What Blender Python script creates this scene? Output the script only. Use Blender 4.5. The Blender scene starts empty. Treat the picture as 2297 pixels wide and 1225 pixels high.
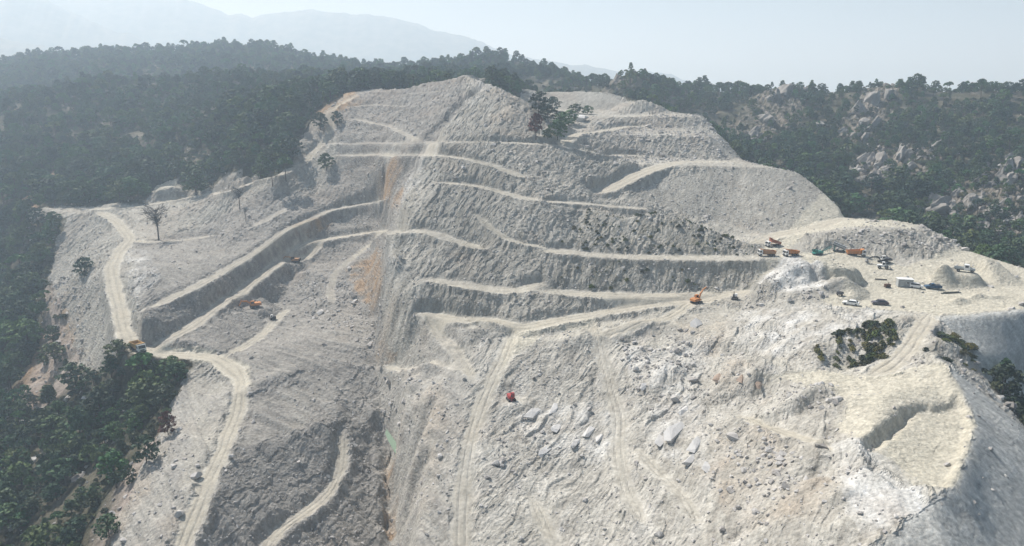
import bpy, math, random
import numpy as np
from mathutils import Vector, Matrix, Quaternion
from mathutils.geometry import delaunay_2d_cdt

random.seed(7)
RNG = np.random.default_rng(11)
scene = bpy.context.scene
COL = scene.collection

# ------------------------------------------------------------------ camera
FPX = 1600.0                      # focal length in pixels of a 2297 x 1225 frame
CX, CY = 1148.5, 612.5
PITCH = math.radians(13.93)
SP, CP = math.sin(PITCH), math.cos(PITCH)
cam_data = bpy.data.cameras.new('camera')
cam = bpy.data.objects.new('camera', cam_data)
COL.objects.link(cam)
cam.location = (0, 0, 0)          # the drone's camera is the origin; heights are relative to it
cam.rotation_euler = (math.radians(90) - PITCH, 0, 0)
cam_data.sensor_width = 36.0
cam_data.lens = 36.0 * FPX / 2297.0
cam_data.clip_start = 0.5
cam_data.clip_end = 30000.0
scene.camera = cam

# ------------------------------------------------------------------ light
SUN_AZ = math.radians(-48.0)      # from +Y, negative is to the left
SUN_EL = math.radians(49.0)
world = bpy.data.worlds.new('World')
scene.world = world
world.use_nodes = True
wn = world.node_tree.nodes
wl = world.node_tree.links
bg = wn.get('Background') or wn.new('ShaderNodeBackground')
sky = wn.new('ShaderNodeTexSky')
sky.sky_type = 'NISHITA'
sky.sun_disc = False
sky.sun_elevation = SUN_EL
sky.sun_rotation = SUN_AZ
sky.altitude = 300.0
sky.air_density = 1.0
sky.dust_density = 2.5
sky.ozone_density = 1.0
wl.new(sky.outputs[0], bg.inputs[0])
bg.inputs[1].default_value = 0.06
out = wn.get('World Output') or wn.new('ShaderNodeOutputWorld')
wl.new(bg.outputs[0], out.inputs[0])

sun_data = bpy.data.lights.new('sun', 'SUN')
sun_data.energy = 5.0
sun_data.angle = math.radians(0.6)
sun_data.color = (1.0, 0.985, 0.955)
sun = bpy.data.objects.new('sun', sun_data)
COL.objects.link(sun)
SUN_DIR = Vector((math.sin(SUN_AZ) * math.cos(SUN_EL), math.cos(SUN_AZ) * math.cos(SUN_EL), math.sin(SUN_EL)))
sun.rotation_euler = (-SUN_DIR).to_track_quat('-Z', 'Y').to_euler()

scene.view_settings.view_transform = 'Standard'
scene.view_settings.look = 'None'
scene.view_settings.exposure = 0.50
scene.view_settings.gamma = 1.0
scene.view_settings.use_curve_mapping = False
scene.cycles.volume_bounces = 2
scene.cycles.max_bounces = 6
scene.cycles.diffuse_bounces = 3
scene.cycles.use_denoising = True

# ------------------------------------------------------------------ helpers
def tag(o, label=None, cat=None, group=None, kind=None):
    if label: o['label'] = label
    if cat: o['category'] = cat
    if group: o['group'] = group
    if kind: o['kind'] = kind
    return o

def tan_row(py):
    v = (np.asarray(py, float) - CY) / FPX
    return (SP + v * CP) / (CP - v * SP)

def P(px, py, d):
    """World point seen at photo pixel (px, py), d metres ahead along +Y."""
    v = (py - CY) / FPX
    u = (px - CX) / FPX
    return (d * u / (CP - v * SP), d, -d * float(tan_row(py)))

def project(x, y, z):
    """Photo pixel of world points (arrays)."""
    depth = y * CP - z * SP
    up = y * SP + z * CP
    return CX + FPX * x / depth, CY - FPX * up / depth

def _hash(ix, iy, seed):
    h = (ix.astype(np.int64) * 374761393 + iy.astype(np.int64) * 668265263 + seed * 1442695041) & 0xFFFFFFFF
    h = ((h ^ (h >> 13)) * 1274126177) & 0xFFFFFFFF
    return (h ^ (h >> 16)) & 0xFFFFFFFF

def noise(x, y, seed=0):
    """Perlin noise in about -1..1."""
    x0 = np.floor(x); y0 = np.floor(y)
    fx = x - x0; fy = y - y0
    ix = x0.astype(np.int64); iy = y0.astype(np.int64)
    def g(dx, dy):
        a = _hash(ix + dx, iy + dy, seed) * (2 * math.pi / 4294967296.0)
        return np.cos(a) * (fx - dx) + np.sin(a) * (fy - dy)
    sx = fx * fx * fx * (fx * (fx * 6 - 15) + 10)
    sy = fy * fy * fy * (fy * (fy * 6 - 15) + 10)
    a = g(0, 0) * (1 - sx) + g(1, 0) * sx
    b = g(0, 1) * (1 - sx) + g(1, 1) * sx
    return (a * (1 - sy) + b * sy) * 1.5

def fbm(x, y, octs=4, seed=0, gain=0.5):
    s = 0; a = 1.0; t = 0
    for k in range(octs):
        s = s + a * noise(x * 2 ** k + 17.3 * k, y * 2 ** k - 9.1 * k, seed + k)
        t += a; a *= gain
    return s / t

def ridged(x, y, octs=3, seed=0, gain=0.5):
    s = 0; a = 1.0; t = 0
    for k in range(octs):
        s = s + a * (1 - 2.2 * np.abs(noise(x * 2 ** k + 5.3 * k, y * 2 ** k + 3.1 * k, seed + k)))
        t += a; a *= gain
    return s / t

def smooth01(e0, e1, x):
    t = np.clip((x - e0) / (e1 - e0), 0, 1)
    return t * t * (3 - 2 * t)

def in_poly(x, y, poly):
    poly = np.asarray(poly, float)
    res = np.zeros(x.shape, bool)
    bb = (x >= poly[:, 0].min()) & (x <= poly[:, 0].max()) & (y >= poly[:, 1].min()) & (y <= poly[:, 1].max())
    xs = x[bb]; ys = y[bb]
    r = np.zeros(xs.shape, bool)
    n = len(poly)
    for i in range(n):
        x1, y1 = poly[i]; x2, y2 = poly[(i + 1) % n]
        if y1 == y2: continue
        c = (ys > min(y1, y2)) & (ys <= max(y1, y2))
        xi = x1 + (ys - y1) * (x2 - x1) / (y2 - y1)
        r ^= c & (xs < xi)
    res[bb] = r
    return res
# ------------------------------------------------------------------ survey: break lines of the land
# every point is (column, row, metres ahead): the bearing under which the photo shows it, and its distance
def plane_central(py):
    return 131.7 / (tan_row(py) + 0.33)

def comp(px, py, d):
    """Left pit: the benches above the main path step up steeply, so they lie close behind one another."""
    b3 = float(np.interp(px, [430, 520, 600, 690, 720, 865, 960, 1060], [238, 268, 298, 325, 325, 318, 300, 300]))
    w = float(smooth01(470, 610, np.array(px))) * float(1 - smooth01(1058, 1085, np.array(px)))
    g = float(np.interp(d, [b3, 520, 660], [b3, b3 + 0.47 * (520 - b3), 660])) if d > b3 else d
    return d + (g - d) * w
def close(lines): return [[(px, py, comp(px, py, d)) for px, py, d in L] for L in lines]
LINES = []
HID = []            # (column, metres ahead, metres below the camera): land the photo does not show
# central hillside
mult = {800: {1050: 1, 1200: 1, 1350: 1, 1500: .99, 1600: .985, 1690: .955},
        900: {950: 1.03, 1050: 1, 1200: 1, 1350: 1, 1500: .97, 1600: .95, 1700: .93},
        1000: {935: 1.03, 1050: 1, 1200: 1, 1350: .99, 1500: .95, 1600: .91, 1700: .87, 1800: .84},
        1100: {950: 1.02, 1050: 1, 1200: 1, 1350: .98, 1500: .93, 1600: .89, 1700: .85, 1800: .80},
        1225: {930: 1.015, 1050: 1, 1200: .99, 1350: .97, 1500: .93, 1600: .88, 1700: .83, 1800: .79, 1900: .765},
        1400: {930: 1.015, 1050: 1, 1200: .99, 1350: .97, 1500: .93, 1600: .88, 1700: .83, 1800: .79, 1900: .765}}
for py, row in mult.items():
    LINES.append([(px, py, float(plane_central(py)) * m) for px, m in row.items()])
# canyon
LINES.append([(800, 690, 262), (860, 720, 246), (835, 790, 223), (858, 860, 209), (858, 930, 197), (884, 1000, 185),
              (866, 1080, 174), (886, 1150, 163), (880, 1225, 154), (885, 1400, 134)])
LINES.append([(905, 800, 205), (908, 860, 192), (905, 930, 178)])
# left slope between the haul road and the canyon
LINES += [[(700, 760, 232), (800, 780, 224)], [(545, 860, 200), (700, 870, 204), (800, 860, 208)],
          [(500, 1000, 168), (620, 1000, 173.6), (700, 960, 182), (760, 960, 186), (830, 1000, 188)],
          [(455, 1110, 149), (620, 1080, 164), (770, 1050, 175), (830, 1080, 175.6)],
          [(410, 1225, 136), (500, 1225, 140.6), (640, 1180, 151), (760, 1150, 161), (830, 1160, 163.5)],
          [(410, 1400, 115), (600, 1400, 122), (840, 1400, 134)], [(600, 1225, 145), (760, 1225, 152), (840, 1225, 155.7)],
          [(450, 900, 194), (400, 1050, 160), (330, 1225, 137), (330, 1400, 117)]]
# haul road on the left
LINES += [[(225, 475, 370), (262, 495, 355), (300, 540, 325), (262, 570, 308), (250, 590, 295), (255, 640, 272), (268, 680, 255),
           (278, 740, 235), (290, 770, 225), (320, 788, 221), (400, 795, 220), (490, 802, 218), (545, 850, 205)]]
# lower left wood and valley
LINES += [[(430, 815, 217), (380, 950, 185), (300, 1100, 160), (250, 1225, 144), (250, 1400, 124)],
          [(250, 830, 228), (200, 900, 222), (200, 1000, 200), (150, 1100, 181), (100, 1225, 160), (100, 1400, 140)],
          [(0, 1400, 150), (0, 1225, 168), (0, 1000, 222), (0, 850, 270), (0, 700, 335), (0, 600, 395), (0, 500, 420), (0, 460, 425)],
          [(100, 640, 325), (100, 560, 350), (150, 485, 372), (60, 470, 395)],
          [(160, 720, 285), (200, 640, 285), (200, 550, 325)], [(180, 800, 255), (250, 800, 228)], [(100, 800, 275), (100, 950, 232)]]
# wooded hillside on the left
LINES += close([[(100, 440, 425), (300, 430, 405), (450, 420, 405), (560, 390, 420), (650, 340, 455), (680, 280, 500), (740, 200, 545)],
          [(0, 350, 500), (200, 350, 480), (400, 350, 465), (550, 320, 470)],
          [(0, 260, 570), (200, 260, 560), (400, 250, 550), (600, 250, 530)],
          [(0, 228, 630), (100, 210, 630), (200, 192, 630), (350, 187, 625), (530, 176, 620), (650, 188, 610), (740, 207, 600)]])
for px in range(0, 800, 100):
    HID.append((px, 730, 5))
LINES += [[(0, 172, 850), (250, 152, 850), (500, 142, 850), (700, 162, 800), (860, 182, 720), (1000, 172, 700), (1200, 172, 650), (1340, 192, 610)],
          [(0, 139, 1000), (130, 125, 1000), (250, 114, 1000), (400, 114, 1000), (530, 103, 1000), (620, 112, 970), (700, 136, 930),
           (780, 150, 890), (860, 161, 850), (1000, 148, 800), (1040, 134, 790), (1090, 127, 780), (1150, 134, 770), (1200, 148, 760), (1300, 174, 720)]]
for px in range(-100, 1400, 150):
    HID.append((px, 1180, 20))
# top road and edge of the left pit
LINES += close([[(225, 475, 370), (300, 463, 378), (420, 445, 390), (520, 428, 402), (620, 390, 415), (690, 365, 440), (725, 325, 455), (742, 295, 472), (738, 252, 500), (760, 236, 508), (800, 212, 522)],
          [(800, 212, 522), (900, 200, 522), (960, 185, 522), (1050, 168, 520)],
          [(380, 412, 408), (370, 430, 398)]])
LINES += close([[(480, 500, 350), (400, 480, 362), (330, 500, 352)], [(300, 540, 325), (430, 535, 335), (480, 530, 338)],
          [(560, 470, 375), (640, 440, 395), (700, 420, 400)], [(800, 400, 385), (850, 420, 360)],
          [(320, 697, 232), (380, 668, 246), (440, 640, 258), (500, 608, 278), (560, 570, 300), (640, 512, 335), (740, 470, 358), (800, 463, 360), (862, 462, 355)],
          [(350, 600, 272), (420, 590, 285), (500, 560, 308)], [(340, 650, 252), (400, 630, 262)],
          [(335, 720, 229), (400, 695, 243), (460, 665, 255), (520, 640, 270), (600, 580, 300), (660, 530, 326), (740, 500, 350), (860, 490, 340)],
          [(330, 780, 222), (380, 765, 228), (430, 737, 238), (520, 671, 268), (600, 610, 298), (650, 575, 315), (690, 550, 325), (720, 540, 325), (780, 530, 325), (865, 519, 318)],
          [(400, 785, 220), (470, 735, 238), (540, 690, 262), (610, 640, 285)],
          [(505, 800, 220), (560, 772, 234), (600, 735, 252), (645, 700, 270)],
          [(570, 690, 275), (640, 660, 287), (670, 590, 314)], [(700, 650, 284), (780, 640, 282), (720, 700, 266), (650, 760, 238)],
          [(745, 690, 267), (742, 650, 280), (752, 615, 293), (790, 580, 305), (840, 545, 314)],
          [(800, 600, 292), (840, 672, 262), (825, 620, 282), (840, 560, 305)],
          [(720, 590, 312), (690, 610, 300)]])
# upper left
LINES += close([[(750, 322, 440), (850, 320, 400), (955, 322, 335)], [(755, 350, 425), (850, 348, 385), (945, 349, 320)],
          [(790, 265, 470), (870, 283, 430), (950, 318, 340)], [(830, 240, 490), (900, 225, 490), (980, 270, 400)],
          [(780, 290, 458), (850, 300, 420)], [(780, 240, 500), (850, 235, 495)], [(770, 400, 395), (830, 375, 380), (900, 380, 330)], [(890, 445, 300), (860, 440, 350)]])
# the spur
LINES += [[(1097, 186, 370), (1070, 207, 355), (1040, 240, 340), (1000, 280, 325), (1010, 268, 329), (972, 312, 310), (958, 345, 300), (940, 380, 290), (918, 415, 279), (900, 462, 266), (893, 490, 257),
           (872, 520, 249), (876, 560, 240), (866, 600, 232), (888, 630, 224), (888, 660, 218), (930, 690, 212)],
          [(912, 560, 240), (930, 592, 231)]]
# central mound: each bench has a crest and, a few metres behind it and level with it, a toe
def row_of(L, d):
    return CY + FPX * math.tan(math.atan(L / d) - PITCH)
def bench(pl, deep):
    """Crest line, and the level tread behind it."""
    toe = []
    for px, py, d in pl:
        L = d * float(tan_row(py))
        toe.append((px, row_of(L, d + deep), d + deep))
    return [pl, toe]
LINES += [[(950, 704, 211), (1010, 718, 206), (1100, 723, 205), (1170, 735, 199), (1270, 718, 205), (1350, 705, 210), (1430, 692, 214), (1500, 685, 217), (1560, 679, 218), (1640, 662, 222)]]
LINES += bench([(955, 632, 219), (1050, 644, 216.5), (1160, 659, 214), (1250, 664, 216), (1450, 665, 218), (1600, 659, 220)], 5.5) + [[(1690, 632, 226)]]
LINES += bench([(885, 521, 245), (960, 526, 242), (1000, 539, 239), (1080, 563, 235)], 5)
LINES += bench([(1230, 566, 234), (1350, 578, 233.5), (1500, 582, 233), (1700, 579, 233)], 6)
LINES += [[(1070, 482, 252), (1110, 520, 244), (1170, 548, 238.5), (1222, 556, 237)]]
LINES += bench([(985, 412, 267), (1060, 421, 265), (1100, 429, 263), (1160, 446, 259), (1220, 455, 257)], 5.5)
LINES += [[(1310, 458, 270), (1440, 467, 275)]]
LINES += bench([(950, 351, 287), (1020, 358, 284), (1080, 369, 280), (1130, 385, 276), (1168, 398, 275)], 5.5) + [[(1250, 400, 285), (1340, 410, 290)]]
LINES += bench([(968, 322, 297), (1100, 323, 299), (1250, 328, 306)], 5.5)
LINES += [[(1300, 472, 262), (1340, 480, 258), (1360, 484, 257), (1400, 491, 255), (1440, 482, 257), (1480, 475, 258), (1540, 495, 254), (1600, 520, 249), (1700, 557, 243)],
          [(1150, 250, 330), (1200, 280, 325), (1260, 308, 322)], [(1130, 215, 345), (1190, 235, 348)],
          [(1340, 440, 288), (1430, 391, 305), (1520, 368, 322)],
          [(1440, 372, 314), (1530, 373, 315), (1640, 373, 318), (1720, 376, 320), (1790, 386, 320), (1830, 415, 311), (1910, 489, 288)],
          [(1340, 350, 340), (1450, 354, 347), (1530, 356, 347), (1640, 361, 344), (1700, 367, 336)],
          [(1500, 470, 286), (1620, 500, 282), (1720, 525, 272), (1820, 511, 274), (1900, 494, 282)],
          [(1490, 440, 295), (1560, 437, 296)],
          [(1290, 305, 350), (1400, 306, 362), (1500, 305, 363), (1585, 308, 362)],
          [(1300, 296, 362), (1400, 287, 384), (1540, 286, 388)],
          [(1370, 264, 394), (1460, 263, 396), (1562, 262, 396)], [(1375, 257, 415), (1460, 256, 418), (1560, 256, 416)], [(1385, 252, 425), (1440, 230, 428), (1500, 250, 424)],
          [(1578, 260, 404), (1612, 303, 378), (1652, 353, 352)],
          [(1215, 206, 470), (1290, 204, 470), (1365, 206, 470), (1395, 230, 458)], [(1240, 246, 432), (1300, 243, 440), (1370, 247, 442)]]
HID += [(1400, 264, 44.6), (1480, 270, 46.5), (1560, 268, 49.2), (1640, 260, 52.3), (1110, 400, 12), (1000, 560, -10), (1300, 530, 14), (1430, 480, 24), (1200, 560, 12), (1600, 430, 40)]
# right road and shelf
LINES += [[(1720, 530, 258), (1820, 511, 264), (1920, 489, 270), (2000, 492, 266), (2060, 504, 262)],
          [(1870, 520, 250), (1930, 515, 250), (2000, 515, 248), (2080, 518, 250), (2130, 536, 246), (2170, 560, 241)],
          [(1850, 560, 240), (1980, 562, 239), (2100, 585, 232)],
          [(1720, 573, 236), (1800, 570, 238), (1860, 566, 239), (1920, 576, 236), (1980, 600, 226), (2030, 640, 210), (2160, 612, 221), (2250, 603, 224), (2297, 600, 224)],
          [(1830, 665, 203), (1908, 684, 195), (1972, 684, 195), (2060, 691, 191), (2200, 693, 190), (2297, 688, 191)],
          [(1950, 660, 204), (2100, 650, 207), (2297, 640, 210)],
          [(2110, 585, 212), (2160, 575, 221), (2200, 572, 222), (2232, 578, 222)], [(2250, 604, 223), (2130, 607, 221)]]
# front of the shelf
LINES += [[(1640, 690, 211), (1690, 692, 205), (1830, 690, 195), (1950, 699, 189), (2060, 703, 187), (2110, 714, 181), (2200, 708, 183), (2297, 696, 185)],
          [(1600, 760, 189), (1680, 760, 183), (1800, 762, 174)], [(1810, 787, 166), (1850, 773, 168.5), (1900, 755, 171), (1960, 732, 176), (2005, 716, 179)],
          [(1700, 800, 171), (1790, 806, 166), (1840, 832, 158.5), (1900, 826, 161), (1960, 816, 161), (1985, 806, 160)],
          [(2085, 705, 185), (2060, 745, 172), (2040, 780, 163), (2004, 818, 155.5), (1950, 850, 152.5)],
          [(1750, 830, 162), (1700, 850, 162), (1850, 842, 156)],
          [(2050, 800, 158), (2110, 756, 166), (2160, 776, 163), (2230, 860, 157)],
          [(2200, 800, 172), (2297, 800, 178), (2260, 850, 172), (2297, 880, 173), (2297, 935, 175)]]
# ledge plateau in the right foreground
LINES += [[(1850, 930, 139), (1900, 900, 138), (1800, 880, 150)], [(1760, 950, 140), (1850, 1030, 119)],
          [(2120, 816, 150), (2150, 870, 140), (2190, 955, 127), (2167, 1030, 114.5), (2142, 1090, 106), (2092, 1142, 101), (1990, 1195, 97), (1955, 1225, 94)],
          [(1950, 852, 152), (2050, 842, 149), (2100, 862, 143.5)],
          [(1925, 985, 119.5), (1985, 945, 127), (2045, 903, 135), (2120, 908, 135.5)],
          [(2000, 1060, 110.5), (2100, 1000, 120), (2110, 940, 129)],
          [(1920, 1050, 114), (2000, 1120, 104), (2060, 1110, 104.5)], [(1900, 1170, 101), (1900, 1100, 109)],
          [(1960, 920, 131.5), (2000, 880, 138.5)]]
# shaded slope on the right
def plane_scree(px, py):
    u = (px - CX) / FPX; v = (py - CY) / FPX; cf = CP - v * SP
    return 82.8 / (float(tan_row(py)) - 0.5657 * (u / cf - 1))
for px, pys in {2120: (1225, 1400), 2150: (1150, 1225, 1400), 2220: (1050, 1150, 1225, 1400), 2297: (975, 1040, 1100, 1225, 1400),
                2400: (1080, 1150, 1225, 1400), 2550: (1225, 1400), 2700: (1400,)}.items():
    for py in pys:
        LINES.append([(px, py, plane_scree(px, py))])
LINES.append([(2120, 816, 150), (2180, 868, 144), (2240, 920, 138), (2297, 972, 132.5)])
HID += [(2200, 166, 74), (2300, 162, 84), (2450, 160, 92), (2600, 200, 92)]
# right hillside
LINES += [[(1360, 196, 570), (1385, 172, 560), (1425, 160, 560), (1465, 182, 560), (1485, 202, 580), (1560, 204, 640), (1620, 204, 640), (1700, 212, 600), (1735, 202, 570), (1768, 196, 560),
           (1830, 203, 560), (1900, 206, 550), (1960, 194, 545), (1995, 188, 540), (2060, 197, 530), (2130, 208, 520), (2200, 201, 510), (2297, 220, 490)],
          [(1420, 222, 470)], [(1600, 250, 560), (1620, 310, 480), (1700, 300, 500), (1850, 300, 480), (2000, 300, 470), (2150, 300, 450), (2297, 300, 430)],
          [(1690, 360, 430), (1850, 400, 400), (2000, 400, 390), (2150, 400, 375), (2297, 400, 360)],
          [(2000, 480, 350), (2150, 520, 315), (2297, 500, 310)], [(2297, 590, 275), (2220, 570, 285)]]
HID += [(1680, 410, 52), (1800, 365, 58), (1920, 315, 64), (2080, 290, 66), (2200, 270, 68), (2297, 250, 72), (2500, 250, 75)]
for px in (1400, 1550, 1700, 1850, 2000, 2150, 2297, 2500):
    HID.append((px, 720, 35)); HID.append((px, 950, 40)); HID.append((px, 1250, 40))
# right of and left of the frame the land goes on
ext = []
for L in LINES:
    for (px, py, d) in L:
        if px <= 20: ext += [[(-300, py, d)], [(-750, py, d)]]
        if px >= 2290 and not (960 < py < 1405 and d < 150): ext += [[(2600, py, d)], [(3000, py, d)]]
LINES += ext
for (px, d, dr) in list(HID):
    if px <= 20: HID += [(-300, d, dr), (-750, d, dr)]
    if px >= 2290: HID += [(2800, d, dr + 4), (3200, d, dr + 6)]

pts = {}
def add_pt(p):
    pts[(round(p[0], 1), round(p[1], 1))] = p[2]
for L in LINES:
    W = [P(*q) for q in L]
    if len(W) == 1: add_pt(W[0])
    for a, b in zip(W[:-1], W[1:]):
        n = max(1, int(math.dist(a[:2], b[:2]) / 4.0))
        for k in range(n + 1):
            t = k / n
            add_pt(tuple(a[i] + (b[i] - a[i]) * t for i in range(3)))
for (px, d, dr) in HID:
    t = dr / d
    py = CY + FPX * math.tan(math.atan(t) - PITCH)
    add_pt(P(px, py, d))
for x in range(-1400, 1500, 200):
    add_pt((x, 20.0, -118.0)); add_pt((x, -120.0, -125.0)); add_pt((x, 1500.0, -60.0))
for y in range(100, 1500, 150):
    add_pt((-1400.0, y, -90.0 if y < 600 else -20.0)); add_pt((1500.0, y, -90.0 if y < 500 else -45.0))

keys = np.array(list(pts.keys())); zs = np.array([pts[tuple(k)] for k in keys])
cv, ce, cfaces, ov, oe, of = delaunay_2d_cdt([Vector(k) for k in keys.tolist()], [], [], 0, 0.05)
CVX = np.array([v[:] for v in cv]); CVZ = np.array([zs[o[0]] if len(o) else 0.0 for o in ov])

class Raster:
    def __init__(s, x0, x1, y0, y1, res):
        s.x0, s.y0, s.res = x0, y0, res
        s.nx = int((x1 - x0) / res) + 1; s.ny = int((y1 - y0) / res) + 1
        s.z = np.full((s.ny, s.nx), -100.0)
    def fill(s):
        gx = (CVX[:, 0] - s.x0) / s.res; gy = (CVX[:, 1] - s.y0) / s.res
        for f in cfaces:
            a, b, c = f[0], f[1], f[2]
            X = gx[[a, b, c]]; Y = gy[[a, b, c]]
            i0 = max(0, int(math.floor(X.min()))); i1 = min(s.nx - 1, int(math.ceil(X.max())))
            j0 = max(0, int(math.floor(Y.min()))); j1 = min(s.ny - 1, int(math.ceil(Y.max())))
            if i1 < i0 or j1 < j0: continue
            det = (Y[1] - Y[2]) * (X[0] - X[2]) + (X[2] - X[1]) * (Y[0] - Y[2])
            if abs(det) < 1e-9: continue
            ii = np.arange(i0, i1 + 1)[None, :]; jj = np.arange(j0, j1 + 1)[:, None]
            l0 = ((Y[1] - Y[2]) * (ii - X[2]) + (X[2] - X[1]) * (jj - Y[2])) / det
            l1 = ((Y[2] - Y[0]) * (ii - X[2]) + (X[0] - X[2]) * (jj - Y[2])) / det
            l2 = 1 - l0 - l1
            m = (l0 >= -1e-6) & (l1 >= -1e-6) & (l2 >= -1e-6)
            zz = l0 * CVZ[a] + l1 * CVZ[b] + l2 * CVZ[c]
            s.z[j0:j1 + 1, i0:i1 + 1][m] = zz[m]
    def blur(s, A, sig):
        r = int(3 * sig / s.res) + 1
        k = np.exp(-0.5 * (np.arange(-r, r + 1) * s.res / sig) ** 2); k /= k.sum()
        for ax in (0, 1):
            p = np.pad(A, [(r, r) if a == ax else (0, 0) for a in (0, 1)], mode='edge')
            o = np.zeros_like(A)
            n = A.shape[ax]
            for t, w in enumerate(k):
                o += w * (p[t:t + n] if ax == 0 else p[:, t:t + n])
            A = o
        return A
    def samp(s, A, x, y):
        gx = np.clip((x - s.x0) / s.res, 0, s.nx - 1.001); gy = np.clip((y - s.y0) / s.res, 0, s.ny - 1.001)
        i = gx.astype(int); j = gy.astype(int); fx = gx - i; fy = gy - j
        return (A[j, i] * (1 - fx) + A[j, i + 1] * fx) * (1 - fy) + (A[j + 1, i] * (1 - fx) + A[j + 1, i + 1] * fx) * fy
    def inside(s, x, y):
        """1 well inside, 0 at the border."""
        m = np.minimum(np.minimum(x - s.x0, s.x0 + (s.nx - 1) * s.res - x), np.minimum(y - s.y0, s.y0 + (s.ny - 1) * s.res - y))
        return smooth01(0, 12, m)

NEAR = Raster(-340, 210, 70, 600, 0.6); NEAR.fill(); NEAR.z = NEAR.blur(NEAR.z, 0.75)
FAR = Raster(-1400, 1490, -110, 1490, 2.5); FAR.fill(); FAR.z = FAR.blur(FAR.z, 6.0)

def base_z(x, y):
    w = NEAR.inside(x, y)
    return NEAR.samp(NEAR.z, x, y) * w + FAR.samp(FAR.z, x, y) * (1 - w)

def cast(pxs, pys):
    """World points where the photo's bearings meet the land."""
    pxs = np.asarray(pxs, float); pys = np.asarray(pys, float)
    v = (pys - CY) / FPX; u = (pxs - CX) / FPX
    T = tan_row(pys); kx = u / (CP - v * SP)
    res = np.full(len(pxs), np.nan)
    d = np.full(len(pxs), 75.0)
    done = np.zeros(len(pxs), bool)
    for k in range(4000):
        z = base_z(kx * d, d)
        hit = (~done) & (z >= -d * T)
        res[hit] = d[hit]; done |= hit
        if done.all(): break
        d = np.where(done, d, d * 1.0012 + 0.02)
        if d.max() > 1400: break
    res = np.where(np.isnan(res), 1200.0, res)
    return np.stack([kx * res, res, -res * T], 1)

def carve(pl, h, soft=0.55, rag=0.6):
    """Raise or lower the land inside an outline by h, with a steep ragged rim."""
    poly = np.array([P(*q)[:2] for q in pl]) if len(pl[0]) == 3 else cast([q[0] for q in pl], [q[1] for q in pl])[:, :2]
    xx = NEAR.x0 + np.arange(NEAR.nx) * NEAR.res; yy = NEAR.y0 + np.arange(NEAR.ny) * NEAR.res
    ii = np.where((xx > poly[:, 0].min() - 4) & (xx < poly[:, 0].max() + 4))[0]; jj = np.where((yy > poly[:, 1].min() - 4) & (yy < poly[:, 1].max() + 4))[0]
    X, Y = np.meshgrid(xx[ii], yy[jj])
    X = X + rag * noise(X / 2.3, Y / 2.3, 301); Y = Y + rag * noise(X / 2.3 + 9, Y / 2.3, 302)
    m = in_poly(X, Y, poly).astype(float)
    m = NEAR.blur(m, soft)
    NEAR.z[jj[0]:jj[-1] + 1, ii[0]:ii[-1] + 1] += h * m
carve([(1088, 186), (1062, 196), (1005, 250), (940, 316), (918, 345), (905, 380), (880, 420), (864, 470), (852, 520), (872, 521), (890, 488), (901, 458), (917, 412), (937, 378), (951, 345),
       (968, 314), (1009, 266), (1041, 238)], -3.6, 1.3, 1.2)        # the fall on the left of the spur

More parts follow.
